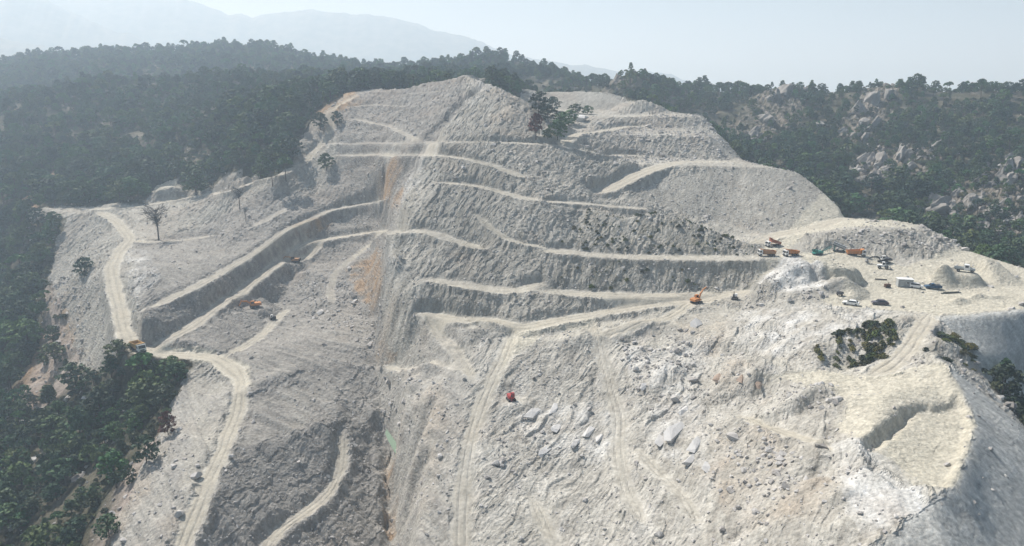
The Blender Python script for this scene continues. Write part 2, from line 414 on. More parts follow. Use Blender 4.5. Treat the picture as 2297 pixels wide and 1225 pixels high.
# ------------------------------------------------------------------ roads and tracks, cut into the land
ROADS = [  # width, tone (1 = pale dusty haul road, 0 = faint track), columns and rows
 (5.6, 1.0, [(225, 475), (262, 495), (292, 535), (264, 570), (249, 600), (255, 640), (268, 690), (277, 740), (298, 783), (340, 794), (400, 795), (490, 802), (542, 850)]),
 (4.3, 1.0, [(470, 800), (525, 822), (544, 855), (532, 930), (490, 1030), (445, 1130), (407, 1225), (375, 1330)]),
 (4.5, .75, [(205, 470), (300, 465), (420, 445), (520, 428), (620, 391), (688, 366), (722, 325), (742, 290), (738, 252), (760, 236), (800, 212)]),
 (4.0, .6, [(292, 538), (340, 545), (430, 537), (480, 531)]),
 (4.2, .7, [(320, 697), (380, 668), (440, 640), (500, 608), (560, 570), (640, 513), (740, 470), (800, 463), (860, 462)]),
 (5.2, .85, [(330, 782), (380, 765), (430, 738), (520, 672), (600, 610), (650, 575), (690, 550), (720, 540), (780, 530), (865, 519)]),
 (4.2, .9, [(722, 541), (702, 572), (672, 594)]),
 (3.6, .9, [(505, 800), (560, 774), (592, 750), (614, 725), (646, 700)]),
 (3.0, .5, [(745, 690), (741, 650), (751, 615), (790, 580), (840, 545), (866, 522)]),
 (3.4, .8, [(768, 965), (770, 1010), (765, 1060), (735, 1115), (680, 1155), (630, 1185), (600, 1225), (585, 1290)]),
 (4.0, .6, [(1150, 742), (1130, 800), (1105, 850), (1080, 910), (1057, 980), (1043, 1060), (1036, 1150), (1035, 1225), (1035, 1330)]),
 (3.8, .65, [(955, 706), (985, 755), (1040, 810), (1064, 855)]),
 (2.4, .5, [(865, 832), (940, 824), (1010, 820), (1052, 832)]),
 (5.6, .95, [(950, 704), (1010, 718), (1100, 723), (1170, 735), (1270, 718), (1350, 705), (1430, 692), (1500, 685), (1560, 678), (1640, 661), (1700, 655)]),
 (3.6, .4, [(1328, 728), (1345, 770), (1360, 830), (1373, 890), (1390, 935), (1385, 1010), (1400, 1090), (1440, 1170)]),
 (4.0, .8, [(1560, 680), (1480, 722), (1400, 750), (1345, 760)]),
 (3.4, .4, [(1430, 1010), (1475, 1060), (1530, 1110), (1560, 1170)]),
 (3.4, .55, [(1195, 1120), (1220, 1175), (1243, 1225), (1262, 1300)]),
 (2.6, .12, [(740, 322), (850, 319), (965, 319)]),
 (6.0, .5, [(965, 319), (1100, 321), (1250, 326), (1340, 345), (1440, 353)]),
 (3.0, .5, [(760, 350), (850, 348), (950, 348)]),
 (6.5, .5, [(950, 348), (1020, 355), (1080, 366), (1130, 382), (1165, 396)]),
 (6.0, .55, [(990, 410), (1060, 418), (1100, 426), (1160, 443), (1220, 452)]),
 (6.0, .35, [(1220, 452), (1310, 458), (1440, 467)]),
 (2.8, .9, [(1070, 482), (1100, 512), (1130, 535), (1170, 549), (1222, 556)]),
 (5.5, .3, [(880, 517), (960, 521), (1000, 535), (1080, 560)]),
 (6.5, .4, [(960, 627), (1050, 640), (1120, 650), (1165, 655), (1212, 640)]),
 (6.5, .4, [(1215, 655), (1300, 660), (1450, 663), (1600, 658)]),
 (7.0, .35, [(1230, 561), (1350, 574), (1500, 578), (1690, 577)]),
 (8.5, .8, [(1345, 440), (1390, 415), (1430, 391), (1480, 373), (1530, 363), (1640, 363)]),
 (6.0, .9, [(1262, 325), (1290, 302), (1340, 297), (1400, 286), (1440, 285)]),
 (6.5, 1.0, [(1690, 545), (1740, 527), (1820, 511), (1920, 489), (2000, 493), (2060, 505)]),
 (4.6, 1.0, [(2086, 705), (2060, 745), (2040, 780), (2003, 816), (1955, 845)]),
 (3.2, 1.0, [(1645, 932), (1720, 955), (1800, 985), (1860, 1003)]),
 (5.0, .5, [(1395, 262), (1470, 258), (1565, 257)]),
 (3.6, .4, [(785, 240), (840, 236), (905, 239)]), (3.4, .45, [(905, 212), (960, 208), (985, 206)]), (3.6, .4, [(560, 512), (600, 492), (650, 466)]),
 (2.4, .55, [(790, 265), (870, 283), (955, 318)]),
 (3.0, .7, [(370, 430), (420, 432)]),
]
RD = np.full(NEAR.z.shape, 50.0); RZ = NEAR.z.copy(); RT = np.zeros(NEAR.z.shape); RW = np.full(NEAR.z.shape, 4.0)
road_paths = []
Zr = NEAR.blur(NEAR.z, 2.5)
for wid, tone, pl in ROADS:
    dens = []
    for a, b in zip(pl[:-1], pl[1:]):
        n = max(2, int(math.dist(a, b) / 8))
        dens += [(a[0] + (b[0] - a[0]) * k / n, a[1] + (b[1] - a[1]) * k / n) for k in range(n)]
    dens.append(pl[-1])
    W = cast([q[0] for q in dens], [q[1] for q in dens])
    ok = np.r_[True, np.hypot(np.diff(W[:, 0]), np.diff(W[:, 1])) < 60]
    W = W[ok]
    s = np.r_[0, np.cumsum(np.hypot(np.diff(W[:, 0]), np.diff(W[:, 1])))]
    n = max(4, int(s[-1] / 0.8))
    t = np.linspace(0, s[-1], n)
    X = np.interp(t, s, W[:, 0]); Y = np.interp(t, s, W[:, 1])
    def sm(A, k):
        k = min(k, len(A) // 2 * 2 - 1)
        if k < 3: return A
        p = np.pad(A, k // 2, mode='reflect', reflect_type='odd'); return np.convolve(p, np.ones(k) / k, 'valid')[:len(A)]
    X = sm(X, 9); Y = sm(Y, 9)
    Z = sm(NEAR.samp(Zr, X, Y), 15)
    road_paths.append((X, Y, Z, wid, tone))
    hw = wid / 2
    R = int((hw + 7) / NEAR.res)
    T_ = tone * smooth01(0, 7, np.minimum(t, t[-1] - t) + 1.0)
    H_ = hw * (1 + 0.22 * noise(t / 9.0, np.full(len(t), wid * 3.7), 300)) * (0.55 + 0.45 * smooth01(0, 5, np.minimum(t, t[-1] - t)))
    for x, y, z, tn, hw in zip(X, Y, Z, T_, H_):
        i = int((x - NEAR.x0) / NEAR.res); j = int((y - NEAR.y0) / NEAR.res)
        i0, i1, j0, j1 = max(0, i - R), min(NEAR.nx, i + R), max(0, j - R), min(NEAR.ny, j + R)
        if i1 <= i0 or j1 <= j0: continue
        xx = NEAR.x0 + np.arange(i0, i1) * NEAR.res; yy = NEAR.y0 + np.arange(j0, j1) * NEAR.res
        dd = np.hypot(xx[None, :] - x, yy[:, None] - y)
        ex = dd / hw
        cur = RD[j0:j1, i0:i1] / (RW[j0:j1, i0:i1] / 2)
        m = ex < cur
        RD[j0:j1, i0:i1][m] = dd[m]; RZ[j0:j1, i0:i1][m] = z
        near = ex < 1.15
        sub_t = RT[j0:j1, i0:i1]
        sub_t[near] = np.maximum(sub_t[near], tn)
        sub_t[m & ~near & (sub_t < tn)] = tn
        RW[j0:j1, i0:i1][m] = 2 * hw
RX = RD / (RW / 2)                 # 0 on the centre line, 1 at the edge
RD_ = RD - RW / 2                  # metres outside the edge
wcut = 1 - smooth01(0.2, 2.2, RD_)
NEAR.z = NEAR.z * (1 - wcut) + NEAR.blur(RZ, 0.7) * wcut
NEAR.z = NEAR.blur(NEAR.z, 0.35)

# ------------------------------------------------------------------ heaps, hollows and pads
def bump(px, py, r, h, rx=None, ang=0.0, p=2.0):
    """A heap (h > 0) or hollow on the land at this bearing; r, rx are its half widths in metres."""
    c = cast([px], [py])[0]
    rx = rx or r
    xx = NEAR.x0 + np.arange(NEAR.nx) * NEAR.res - c[0]; yy = NEAR.y0 + np.arange(NEAR.ny) * NEAR.res - c[1]
    R = 2.2 * max(r, rx)
    ii = np.where(np.abs(xx) < R)[0]; jj = np.where(np.abs(yy) < R)[0]
    if not len(ii) or not len(jj): return
    X, Y = np.meshgrid(xx[ii], yy[jj])
    ca, sa = math.cos(ang), math.sin(ang)
    q = np.hypot((X * ca + Y * sa) / rx, (-X * sa + Y * ca) / r)
    q = q * (1 + 0.18 * noise((X + c[0]) / (0.6 * r), (Y + c[1]) / (0.6 * r), 3))
    f = np.clip(1 - q, 0, 1) if p == 1 else np.exp(-(q ** p) * 1.2)
    NEAR.z[jj[0]:jj[-1] + 1, ii[0]:ii[-1] + 1] += h * f

bump(1778, 636, 5.0, 6.4, 8.5, 0.0, 2.4)       # white heap on the shelf
bump(1720, 655, 5, 3.0, 7, 0, 2)
bump(1880, 630, 4.2, 4.6, 7.5, 0.0, 6.0)      # flat topped heap
bump(1890, 655, 7, 4.6, 8, 0.0, 1)
bump(1800, 665, 6, 2.2, 9, 0.0, 2)
bump(2150, 678, 1.6, 1.4, 3.2, .3); bump(2192, 668, 1.5, 1.2, 3.4, .3); bump(2232, 668, 1.5, .8, 3.0, .2)
bump(1805, 893, 2.6, 2.0, 8.5, 0.05)            # dark stone heap on the ledge
bump(1800, 915, 2.0, -1.6, 8.0, 0.05)
bump(1850, 935, 2.0, 1.2, 5.5, 0.3)
bump(1840, 1040, 2.6, -2.4, 4.6, 0.1)
bump(1840, 997, 1.0, 1.2, 1.8, 0.0)
bump(1880, 1120, 2.4, 1.6, 3.0, 0.0)
bump(1665, 1190, 2.0, -1.8, 3.0, 0.0)
bump(1690, 850, 3.0, 2.4, 6.0, 0.9); bump(1640, 840, 3.0, 2.0, 7.0, 0.9)
bump(1160, 745, 3.5, -1.0, 6, 0.2)
bump(870, 610, 6, 4, 4, 1.2, 2)
bump(380, 440, 5, 5, 9, 0.3, 4)                 # cleared knoll at the wood's edge
bump(1440, 240, 6, 3, 14, 0, 2)
bump(2130, 800, 4, 1.5, 6, -.7)
for (px, py, r, h, rx, an) in [(1420, 740, 4, 2.5, 9, .3), (1480, 850, 5, 2.2, 10, .8), (1290, 770, 4, 1.8, 9, .4), (1070, 755, 4, 2.2, 8, .3),
                               (930, 870, 4, 2.0, 9, .9), (700, 700, 6, 1.8, 12, .5), (600, 860, 4, 1.5, 12, 1.0), (1960, 1060, 3, .8, 6, .5)]:
    bump(px, py, r, h, rx, an)

carve([(1930, 992), (1990, 950), (2046, 908), (2128, 908), (2152, 884), (2172, 930), (2166, 985), (2138, 1037), (2120, 1086), (2010, 1094), (1958, 1050)], -1.4, .4)
carve([(1930, 992), (1990, 950), (2046, 906), (2053, 914), (2006, 974), (1950, 1016)], -1.3, .5)
carve([(853, 905), (888, 925), (900, 990), (897, 1080), (902, 1190), (882, 1225), (860, 1180), (856, 1050), (848, 950)], -3.0, .9, 2.2)
carve([(868, 1100), (884, 1110), (890, 1180), (876, 1205), (862, 1160)], -2.0, .8, 1.2)

# level pads under the machines: (column, row, half width)
def pad(c, r, lift=0.0):
    xx = NEAR.x0 + np.arange(NEAR.nx) * NEAR.res; yy = NEAR.y0 + np.arange(NEAR.ny) * NEAR.res
    ii = np.where(np.abs(xx - c[0]) < r + 4)[0]; jj = np.where(np.abs(yy - c[1]) < r + 4)[0]
    X, Y = np.meshgrid(xx[ii], yy[jj])
    q = np.hypot(X - c[0], Y - c[1])
    sub = NEAR.z[jj[0]:jj[-1] + 1, ii[0]:ii[-1] + 1]
    lev = sub[q < r].mean() + lift
    w = 1 - smooth01(r * 0.8, r + 3.5, q)
    NEAR.z[jj[0]:jj[-1] + 1, ii[0]:ii[-1] + 1] = sub * (1 - w) + lev * w
    PADS.append((c[0], c[1], r))
    return float(lev)
PADS = []
SPOTS = {}
for key, px, py, r in [('truck_a', 312, 788, 4.5), ('exc_orange', 572, 690, 4), ('rig_small', 612, 718, 2.5), ('exc_dark', 663, 595, 3.5),
                       ('exc_boom', 1562, 680, 4), ('rig_white', 1648, 673, 2.5), ('drill_red', 1146, 898, 2.6),
                       ('truck_b', 1735, 560, 3.6), ('truck_c', 1721, 573, 3.6), ('truck_d', 1766, 575, 3.6), ('truck_e', 1922, 577, 4),
                       ('crusher', 1835, 572, 3), ('screen', 1883, 568, 3.6), ('loader', 1983, 590, 3.0), ('loader_w', 1981, 604, 2.6),
                       ('shed', 2028, 642, 3.5), ('genset', 1990, 646, 1.5), ('pipe_a', 1976, 629, 1.5), ('pickup_blue', 2092, 649, 2.6),
                       ('truck_w', 2166, 611, 3.0), ('car_white', 1908, 684, 2.8), ('car_grey', 1973, 684, 2.8), ('comp', 1884, 664, 2.0),
                       ('pipes', 2133, 659, 2.5), ('hut', 1222, 303, 2.2)]:
    c = cast([px], [py])[0]
    lev = pad(c, r)
    SPOTS[key] = Vector((c[0], c[1], lev))

GYn, GXn = np.gradient(NEAR.blur(NEAR.z, 1.5), NEAR.res)
SLn = np.hypot(GXn, GYn)
GYf, GXf = np.gradient(FAR.z, FAR.res)
SLf = np.hypot(GXf, GYf)
# ------------------------------------------------------------------ what the land is made of
def wpoly(pl):
    if len(pl[0]) == 3:
        return np.array([P(*q)[:2] for q in pl])
    c = cast([q[0] for q in pl], [q[1] for q in pl])
    return c[:, :2]

QUARRY = wpoly([(q[0], q[1], comp(*q)) if q[1] < 480 and q[2] < 560 and q[0] < 1062 else q for q in [(200, 1400, 128), (250, 1225, 145), (300, 1100, 161), (375, 950, 187), (428, 818, 217), (330, 808, 219), (290, 812, 222), (255, 840, 227), (195, 850, 232), (150, 720, 285), (110, 640, 322),
                (125, 560, 348), (150, 487, 370), (60, 487, 388), (62, 470, 396), (200, 466, 386), (320, 461, 380), (338, 438, 395), (345, 405, 412), (400, 405, 412), (425, 432, 400), (520, 420, 408), (620, 383, 422),
                (660, 372, 432), (668, 310, 470), (700, 265, 495), (735, 240, 512), (778, 208, 528), (900, 196, 532), (950, 182, 535), (1050, 160, 535),
                (1075, 175, 480), (1100, 180, 372), (1150, 200, 400), (1200, 198, 486), (1370, 200, 486), (1400, 232, 468), (1480, 240, 436), (1578, 256, 420),
                (1662, 354, 360), (1800, 382, 334), (1918, 486, 292), (2085, 503, 274), (2185, 560, 248), (2250, 575, 232), (2297, 590, 230), (2700, 590, 230),
                (2700, 880, 172), (2297, 890, 171), (2235, 900, 164), (2225, 880, 150), (2300, 966, 138), (2420, 1080, 134), (2700, 1300, 130), (2900, 1400, 60), (1500, 1400, 45), (700, 1400, 60)]])
def jit(x, y, amp, sc, seed):
    return x + amp * noise(x / sc, y / sc, seed), y + amp * noise(x / sc + 31.7, y / sc - 12.2, seed + 5)

ZONES = {
 'ochre': [[(150, 690), (95, 740), (15, 900), (75, 918), (135, 830), (170, 760)], [(40, 480), (55, 445), (75, 440), (90, 478)],
           [(700, 255), (745, 225), (790, 205), (815, 225), (790, 245), (760, 250), (745, 290), (715, 320), (735, 270)],
           [(820, 362), (900, 362), (912, 400), (885, 450), (850, 395)],
           [(775, 605), (845, 545), (866, 600), (874, 680), (845, 700), (800, 655)], [(865, 440), (905, 425), (900, 462), (870, 462)],
           [(650, 505), (740, 478), (735, 512), (660, 528)],
           [(862, 1020), (884, 1040), (880, 1130), (890, 1200), (868, 1215), (860, 1110)],
           [(845, 797), (890, 797), (885, 815), (845, 815)],
           [(120, 380), (135, 395), (125, 425), (108, 400)]],
 'warm': [[(100, 650), (185, 640), (195, 850), (60, 920), (35, 900), (105, 760)], [(1640, 810), (1720, 840), (1690, 900), (1640, 900), (1600, 840)], [(1640, 930), (1780, 990), (1840, 1060), (1890, 1110), (1850, 1170), (1700, 1190), (1600, 1120), (1590, 990)],
          [(1520, 720), (1600, 690), (1650, 760), (1620, 800), (1560, 790)], [(900, 830), (960, 900), (930, 1040), (900, 1200), (990, 1200), (980, 1000), (1010, 880)],
          [(190, 1235), (235, 1130), (290, 1050), (365, 955), (405, 955), (335, 1110), (250, 1245)], [(1140, 210), (1200, 215), (1230, 300), (1150, 310), (1080, 300)]],
 'white': [[(1680, 652), (1735, 588), (1790, 570), (1845, 588), (1850, 640), (1780, 668)], [(1650, 700), (1800, 690), (2000, 700), (1900, 760), (1740, 800), (1640, 760)],
           [(1160, 930), (1330, 900), (1400, 950), (1340, 1060), (1180, 1000)], [(1440, 880), (1580, 880), (1590, 1060), (1470, 1010)],
           [(1850, 990), (1990, 1010), (2060, 1100), (2090, 1145), (1990, 1195), (1900, 1150), (1880, 1060)], [(1400, 780), (1600, 760), (1560, 880), (1420, 880)],
           [(280, 565), (330, 560), (360, 630), (320, 668), (290, 660)], [(845, 600), (870, 545), (885, 560), (880, 660), (868, 650)],  # last outline: the cone's sunlit face, its brightness painted in as white
           [(940, 350), (965, 320), (950, 400), (905, 465), (895, 440)], [(1040, 235), (1095, 182), (1100, 190), (1060, 245)]],  # spur edge and peak facet: sunlit brightness put into the colour
 'cream': [[(1690, 640), (1720, 575), (1860, 560), (1990, 585), (2030, 600), (2297, 595), (2700, 595), (2700, 695), (2297, 695), (2100, 708), (2050, 700), (1900, 692), (1830, 672), (1900, 640), (1850, 600), (1770, 585)],
           [(1700, 835), (1860, 835), (1960, 845), (2060, 822), (2120, 818), (2150, 868), (2192, 955), (2167, 1030), (2142, 1090), (2090, 1095), (2010, 1080), (1930, 1000), (1880, 960), (1900, 920), (1870, 870), (1760, 850)],
           [(1730, 530), (1920, 484), (2080, 503), (2050, 515), (1900, 510), (1800, 530), (1760, 570), (1710, 570)],
           [(1150, 738), (1330, 712), (1340, 735), (1230, 745), (1150, 800), (1130, 840), (1125, 790)],
           [(340, 408), (395, 404), (420, 430), (350, 436)], [(300, 780), (480, 790), (560, 820), (560, 870), (520, 860), (470, 815), (330, 805)]],
 'blue': [[(2080, 712), (2297, 696), (2700, 690), (2700, 900), (2230, 900), (2180, 800)], [(2120, 815), (2192, 955), (2142, 1090), (1960, 1230), (1960, 1400), (2700, 1400), (2400, 1080), (2300, 968)]],
 'pit': [[(760, 325), (740, 250), (790, 212), (900, 200), (1050, 168), (1040, 240), (965, 322), (940, 380), (900, 460), (760, 400)], [(300, 545), (480, 500), (740, 420), (760, 330), (960, 330), (900, 460), (866, 540), (870, 690), (850, 860), (870, 1000), (885, 1400), (380, 1400), (545, 870), (490, 800), (330, 790)]],
 'green': [[(1820, 780), (1930, 735), (2005, 715), (2020, 750), (1990, 800), (1850, 830)], [(2060, 790), (2110, 752), (2160, 762), (2240, 870), (2160, 830)],
           [(1250, 560), (1330, 470), (1420, 490), (1480, 475), (1690, 555), (1690, 575)], [(1240, 640), (1300, 580), (1500, 600), (1690, 590), (1700, 640), (1400, 655)]],
 'scree': [[(1440, 396), (1600, 384), (1790, 384), (1835, 415), (1918, 490), (1820, 512), (1720, 530), (1620, 500), (1500, 472), (1440, 440)], [(1555, 255), (1580, 256), (1655, 354), (1600, 345)],
           [(1205, 203), (1370, 203), (1398, 235), (1370, 250), (1240, 248)], [(1880, 515), (2000, 512), (1990, 560), (1870, 560)]],
 'heap': [[(1675, 655), (1740, 575), (1930, 575), (1965, 662), (1830, 674)], [(2090, 610), (2110, 572), (2240, 565), (2270, 610)], [(1860, 1080), (1990, 1060), (2095, 1142), (1990, 1198), (1900, 1195)]],
 'rocky': [[(1880, 290), (1930, 215), (2000, 195), (2010, 260), (1960, 320), (1900, 340)], [(1650, 330), (1640, 270), (1730, 205), (1800, 200), (1800, 260), (1700, 340)],
           [(1890, 420), (1960, 330), (2120, 330), (2100, 400)], [(2050, 500), (2100, 440), (2297, 350), (2700, 350), (2700, 560), (2240, 560)], [(1360, 215), (1370, 185), (1400, 175), (1390, 215)]],
}
ZPOLY = {k: [wpoly(p) for p in v] for k, v in ZONES.items()}
ZSOFT = {'ochre': 1.6, 'warm': 4.0, 'white': 2.2, 'cream': 1.2, 'blue': 0.8, 'pit': 4.0, 'green': 2.0, 'rocky': 9.0, 'heap': 1.5, 'scree': 1.5}

def zone(name, x, y):
    amp = ZSOFT[name]
    acc = np.zeros(x.shape)
    for k in range(3):                       # three jittered tests give a ragged, soft border
        jx, jy = jit(x, y, amp * (0.5 + k * 0.6), amp * (1.2 + 2.0 * k), 40 + k)
        m = np.zeros(x.shape, bool)
        for p in ZPOLY[name]: m |= in_poly(jx, jy, p)
        acc += m
    return acc / 3.0

def quarry_mask(x, y):
    jx, jy = jit(x, y, 2.5, 9.0, 71); jx, jy = jit(jx, jy, 1.0, 2.5, 73)
    return in_poly(jx, jy, QUARRY)

def mix(a, b, t):
    return a * (1 - t[..., None]) + np.asarray(b) * t[..., None]

def surface(x, y, want_col=True):
    """height, colour, road share and quarry flag of the land at x, y (flat arrays)."""
    z = base_z(x, y)
    wi = NEAR.inside(x, y)
    sl = NEAR.samp(SLn, x, y) * wi + FAR.samp(SLf, x, y) * (1 - wi)
    rdo = np.where(wi > 0, NEAR.samp(RD_, x, y), 50.0)
    rx = np.where(wi > 0, NEAR.samp(RX, x, y), 20.0)
    tone = NEAR.samp(RT, x, y) * (wi > 0)
    edge = rdo + 0.6 * noise(x / 5.5, y / 5.5, 4) + 0.7 * noise(x / 1.7, y / 1.7, 5) + 0.45 * noise(x / 0.6, y / 0.6, 6)
    road = 1 - smooth01(-0.5, 0.7, edge)
    rough = smooth01(-0.2, 1.6, edge)
    q = quarry_mask(x, y)
    Z = {k: zone(k, x, y) for k in ZONES}
    for (cx, cy, r) in PADS:
        rough *= smooth01(r - 1.0, r + 2.0, np.hypot(x - cx, y - cy))
    n1 = fbm(x / 9, y / 9, 3, 50); n2 = fbm(x / 2.6, y / 2.6, 3, 54); n3 = noise(x / 0.9, y / 0.9, 58)
    zz = np.empty(x.shape); col = np.empty((len(x), 3))
    rut = np.exp(-((rx - 0.40) / 0.12) ** 2)
    rd_z = 0.05 * n2 - 0.12 * rut * (1 + noise(x / 5, y / 5, 90)) + 0.03 * n3
    berm = np.exp(-((edge - 0.9) / 0.55) ** 2) * np.clip(0.45 + 0.8 * noise(x / 3.1, y / 3.1, 92), 0, 1) * tone * 0.55
    rc = None
    if want_col:      # roads: pale packed dust, greyer in the ruts
        rc = np.empty((len(x), 3)); rc[:] = (0.43, 0.395, 0.32)
        rc = mix(rc, (0.31, 0.29, 0.245), np.clip(rut * (0.65 + 0.5 * noise(x / 7, y / 7, 120)), 0, 1))
        rc = mix(rc, (0.50, 0.475, 0.41), np.clip(smooth01(0.72, 1.05, rx) * 0.8 + 0.3 * n2, 0, 1))
        rc = rc * (1 + 0.12 * n2 + 0.07 * n3)[:, None]
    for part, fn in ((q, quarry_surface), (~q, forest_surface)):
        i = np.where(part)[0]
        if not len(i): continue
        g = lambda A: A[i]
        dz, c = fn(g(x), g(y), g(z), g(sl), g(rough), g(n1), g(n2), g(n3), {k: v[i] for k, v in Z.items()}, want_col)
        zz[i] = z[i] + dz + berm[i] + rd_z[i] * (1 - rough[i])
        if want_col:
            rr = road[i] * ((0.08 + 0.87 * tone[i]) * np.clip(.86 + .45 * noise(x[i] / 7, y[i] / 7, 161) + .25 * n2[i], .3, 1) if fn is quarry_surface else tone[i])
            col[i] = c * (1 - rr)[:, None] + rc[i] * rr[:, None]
    return zz, np.clip(col, 0.02, 0.7), road * smooth01(0.0, 0.3, tone), q

def cell(u, v, seed):
    return _hash(np.floor(u).astype(np.int64), np.floor(v).astype(np.int64), seed) / 4294967296.0

def saw(u):
    f = u - np.floor(u)
    return f ** 1.3 * (1 - smooth01(0.86, 1.0, f))

def quarry_surface(x, y, z, sl, rough, n1, n2, n3, Z, want_col):
    cream, white, pit, blue = Z['cream'], Z['white'], Z['pit'], Z['blue']
    N = len(x)
    flat = 1 - smooth01(0.12, 0.34, sl)
    steep = smooth01(0.1, 0.45, sl)
    # strata that run up the hillside to the upper right, breaking off in small ledges
    ca = 0.55 * x + 0.83 * y; cb = 0.83 * x - 0.55 * y
    wob = 2.6 * noise(x / 16, y / 16, 8) + 1.0 * noise(x / 5.5, y / 5.5, 9)
    lp1 = np.clip(0.05 + 1.9 * noise(ca / 13, cb / 6, 14), 0, 1); lp2 = np.clip(-0.05 + 1.9 * noise(ca / 7, cb / 3, 15), 0, 1)
    l1 = saw((cb + wob) / 5.2 + 0.35 * noise(ca / 9, cb / 9, 11)) * lp1
    l2 = saw((cb + wob) / 2.1 + 0.45 * noise(ca / 5, cb / 4, 12)) * lp2
    l3 = saw((cb + 0.6 * wob) / 0.95 + 0.5 * noise(ca / 2.5, cb / 2, 13))
    st2 = ridged((ca - wob) / 30, (cb + wob) / 7.5, 2, 24)
    # runnels and scree streaks that follow the fall of the slope
    gl_a = 0.42 * x + 0.91 * y; gl_b = 0.91 * x - 0.42 * y
    wm = 1.6 * noise(x / 7, y / 7, 29)
    gu1 = ridged((gl_a + wm) / 15, (gl_b + wm) / 4.2, 3, 30, 0.6)
    gu2 = noise(gl_a / 4.5, (gl_b + wm) / 1.5, 33)
    gsaw = saw((gl_b + 1.6 * wm) / 3.1 + 0.4 * noise(gl_a / 6, gl_b / 4, 34)) * np.clip(.3 + 1.3 * noise(gl_a / 10, gl_b / 6, 35), 0, 1)
    bl = blue > .5; pt = pit > .5
    sc_b = np.where(bl, 0.7071 * (x + y), np.where(pt, 0.5 * x + 0.87 * y, 0.80 * x + 0.60 * y))
    sc_a = np.where(bl, 0.7071 * (x - y), np.where(pt, -0.87 * x + 0.5 * y, -0.60 * x + 0.80 * y))
    sc1 = noise(sc_a / 14, sc_b / 1.5, 36); sc2 = noise(sc_a / 6, sc_b / 0.55, 37); sc3 = noise(sc_a / 30, sc_b / 4.0, 38)
    front = smooth01(205, 190, y) * (1 - pit) * (1 - blue)                      # the near hillside
    mound = smooth01(196, 212, y) * (1 - pit) * smooth01(0.12, 0.3, sl)
    calm = np.clip(1 - 0.85 * cream - .85 * Z['heap'] - .8 * Z['scree'], 0.05, 1)
    left = smooth01(-8, -16, x) * smooth01(300, 200, y) * (1 - mound)
    scr = np.maximum(pit, left)
    fcl = front * calm * (1 - left)
    wb = 0.55 * noise(x / 1.9, y / 1.9, 140) + 0.9 * noise(x / 6, y / 6, 141)
    blk = cell((gl_a + 2 * wb) / 5.5, (gl_b + wb) / 1.25, 142) + 0.5 * cell((gl_a - 2 * wb) / 2.4, (gl_b + wb) / 0.7, 143) - 0.75
    blf = cell((ca + wb) / 2.9, (cb + wb) / 1.3, 144) + 0.55 * cell((ca - wb) / 1.3, (cb + wb) / 0.75, 145) - 0.75
    bpm = np.clip(0.25 + 1.5 * fbm(x / 12, y / 12, 2, 146), 0, 1)
    qd = (mound * calm * 0.55 * blk + pit * steep * 0.5 * blk + fcl * 0.50 * blf * bpm) + (fcl * (0.50 * l1 + 0.34 * l2 + 0.10 * l3 + 0.5 * st2 * (0.2 + white))
          + mound * calm * (0.45 * gu1 + 0.12 * gu2 + 0.25 * gsaw)
          + scr * (0.40 * sc1 + 0.10 * sc2 + 0.75 * sc3) + left * 1.0 * ridged((sc_a + 3 * wob) / 46, (sc_b + wob) / 11.5, 2, 39) * (0.5 + 0.5 * steep)
          + blue * (0.16 * sc1 + 0.10 * sc2 + 0.25 * sc3)
          + (0.45 * n1 + 0.18 * n2 + 0.10 * n3) * (0.35 + 0.65 * steep) * (1 - 0.6 * blue) * (1 - .5 * left) * (1 - .5 * cream) * (1 - .7 * Z['heap']) * (1 - .6 * Z['scree']))
    outcrop = np.clip(fbm(x / 11, y / 11, 3, 66) - 0.10, 0, 1) * white * fcl
    qd = qd + outcrop * (1.2 + 3.0 * l1 + 1.5 * l2)
    qd = qd + cream * front * 0.035 * np.sin((0.1 * x + y) * 3.3 + 3 * n1)       # tread marks on the tipping floor
    dz = qd * rough
    if not want_col: return dz, None
    # colours: reflectance of the materials, plus sunlit brightness painted on the spur
    c = np.empty((N, 3)); c[:] = (0.315, 0.30, 0.27)
    v = np.clip(0.5 + 0.9 * fbm(x / 24, y / 24, 4, 100) + 0.4 * n2, 0, 1)
    c = mix(c, (0.42, 0.405, 0.37), v * 0.9)
    c = mix(c, (0.54, 0.52, 0.475), 0.65 * smooth01(205, 190, y) * (1 - pit) * (1 - blue) * np.clip(.7 + n1, 0, 1))
    lay = np.clip(0.35 + 0.9 * noise(ca / 34, (cb + wob) / 2.4, 104) + 0.6 * noise(ca / 10, (cb + wob) / 0.8, 105), 0, 1) * fcl
    c = mix(c, (0.235, 0.218, 0.195), lay * 0.55)
    lay2 = np.clip(0.05 + 1.2 * noise(ca / 22, (cb + wob) / 3.9, 107) + .5 * n2, 0, 1) * fcl
    c = mix(c, (0.48, 0.465, 0.435), lay2 * 0.75)
    gc = np.clip(0.2 + 1.0 * noise(gl_a / 12, (gl_b + wm) / 2.2, 109) + 0.6 * n2 + .3 * n3, 0, 1) * mound
    c = mix(c, (0.175, 0.165, 0.14), gc * 0.5 * (1 - .6 * Z['scree']))
    gl2 = np.clip(-.05 + 1.0 * noise(gl_a / 9, (gl_b + wm) / 1.6, 110) + .4 * n3, 0, 1) * mound
    c = mix(c, (0.46, 0.445, 0.41), gl2 * 0.6)
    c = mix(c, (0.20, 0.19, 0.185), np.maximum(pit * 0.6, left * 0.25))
    ps = np.clip(0.25 + 0.9 * sc1 + 0.6 * sc3 + .3 * n3, 0, 1) * scr
    c = mix(c, (0.335, 0.32, 0.30), ps * 0.75)
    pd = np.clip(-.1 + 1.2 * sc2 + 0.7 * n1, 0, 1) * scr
    c = mix(c, (0.14, 0.135, 0.135), pd * 0.5)
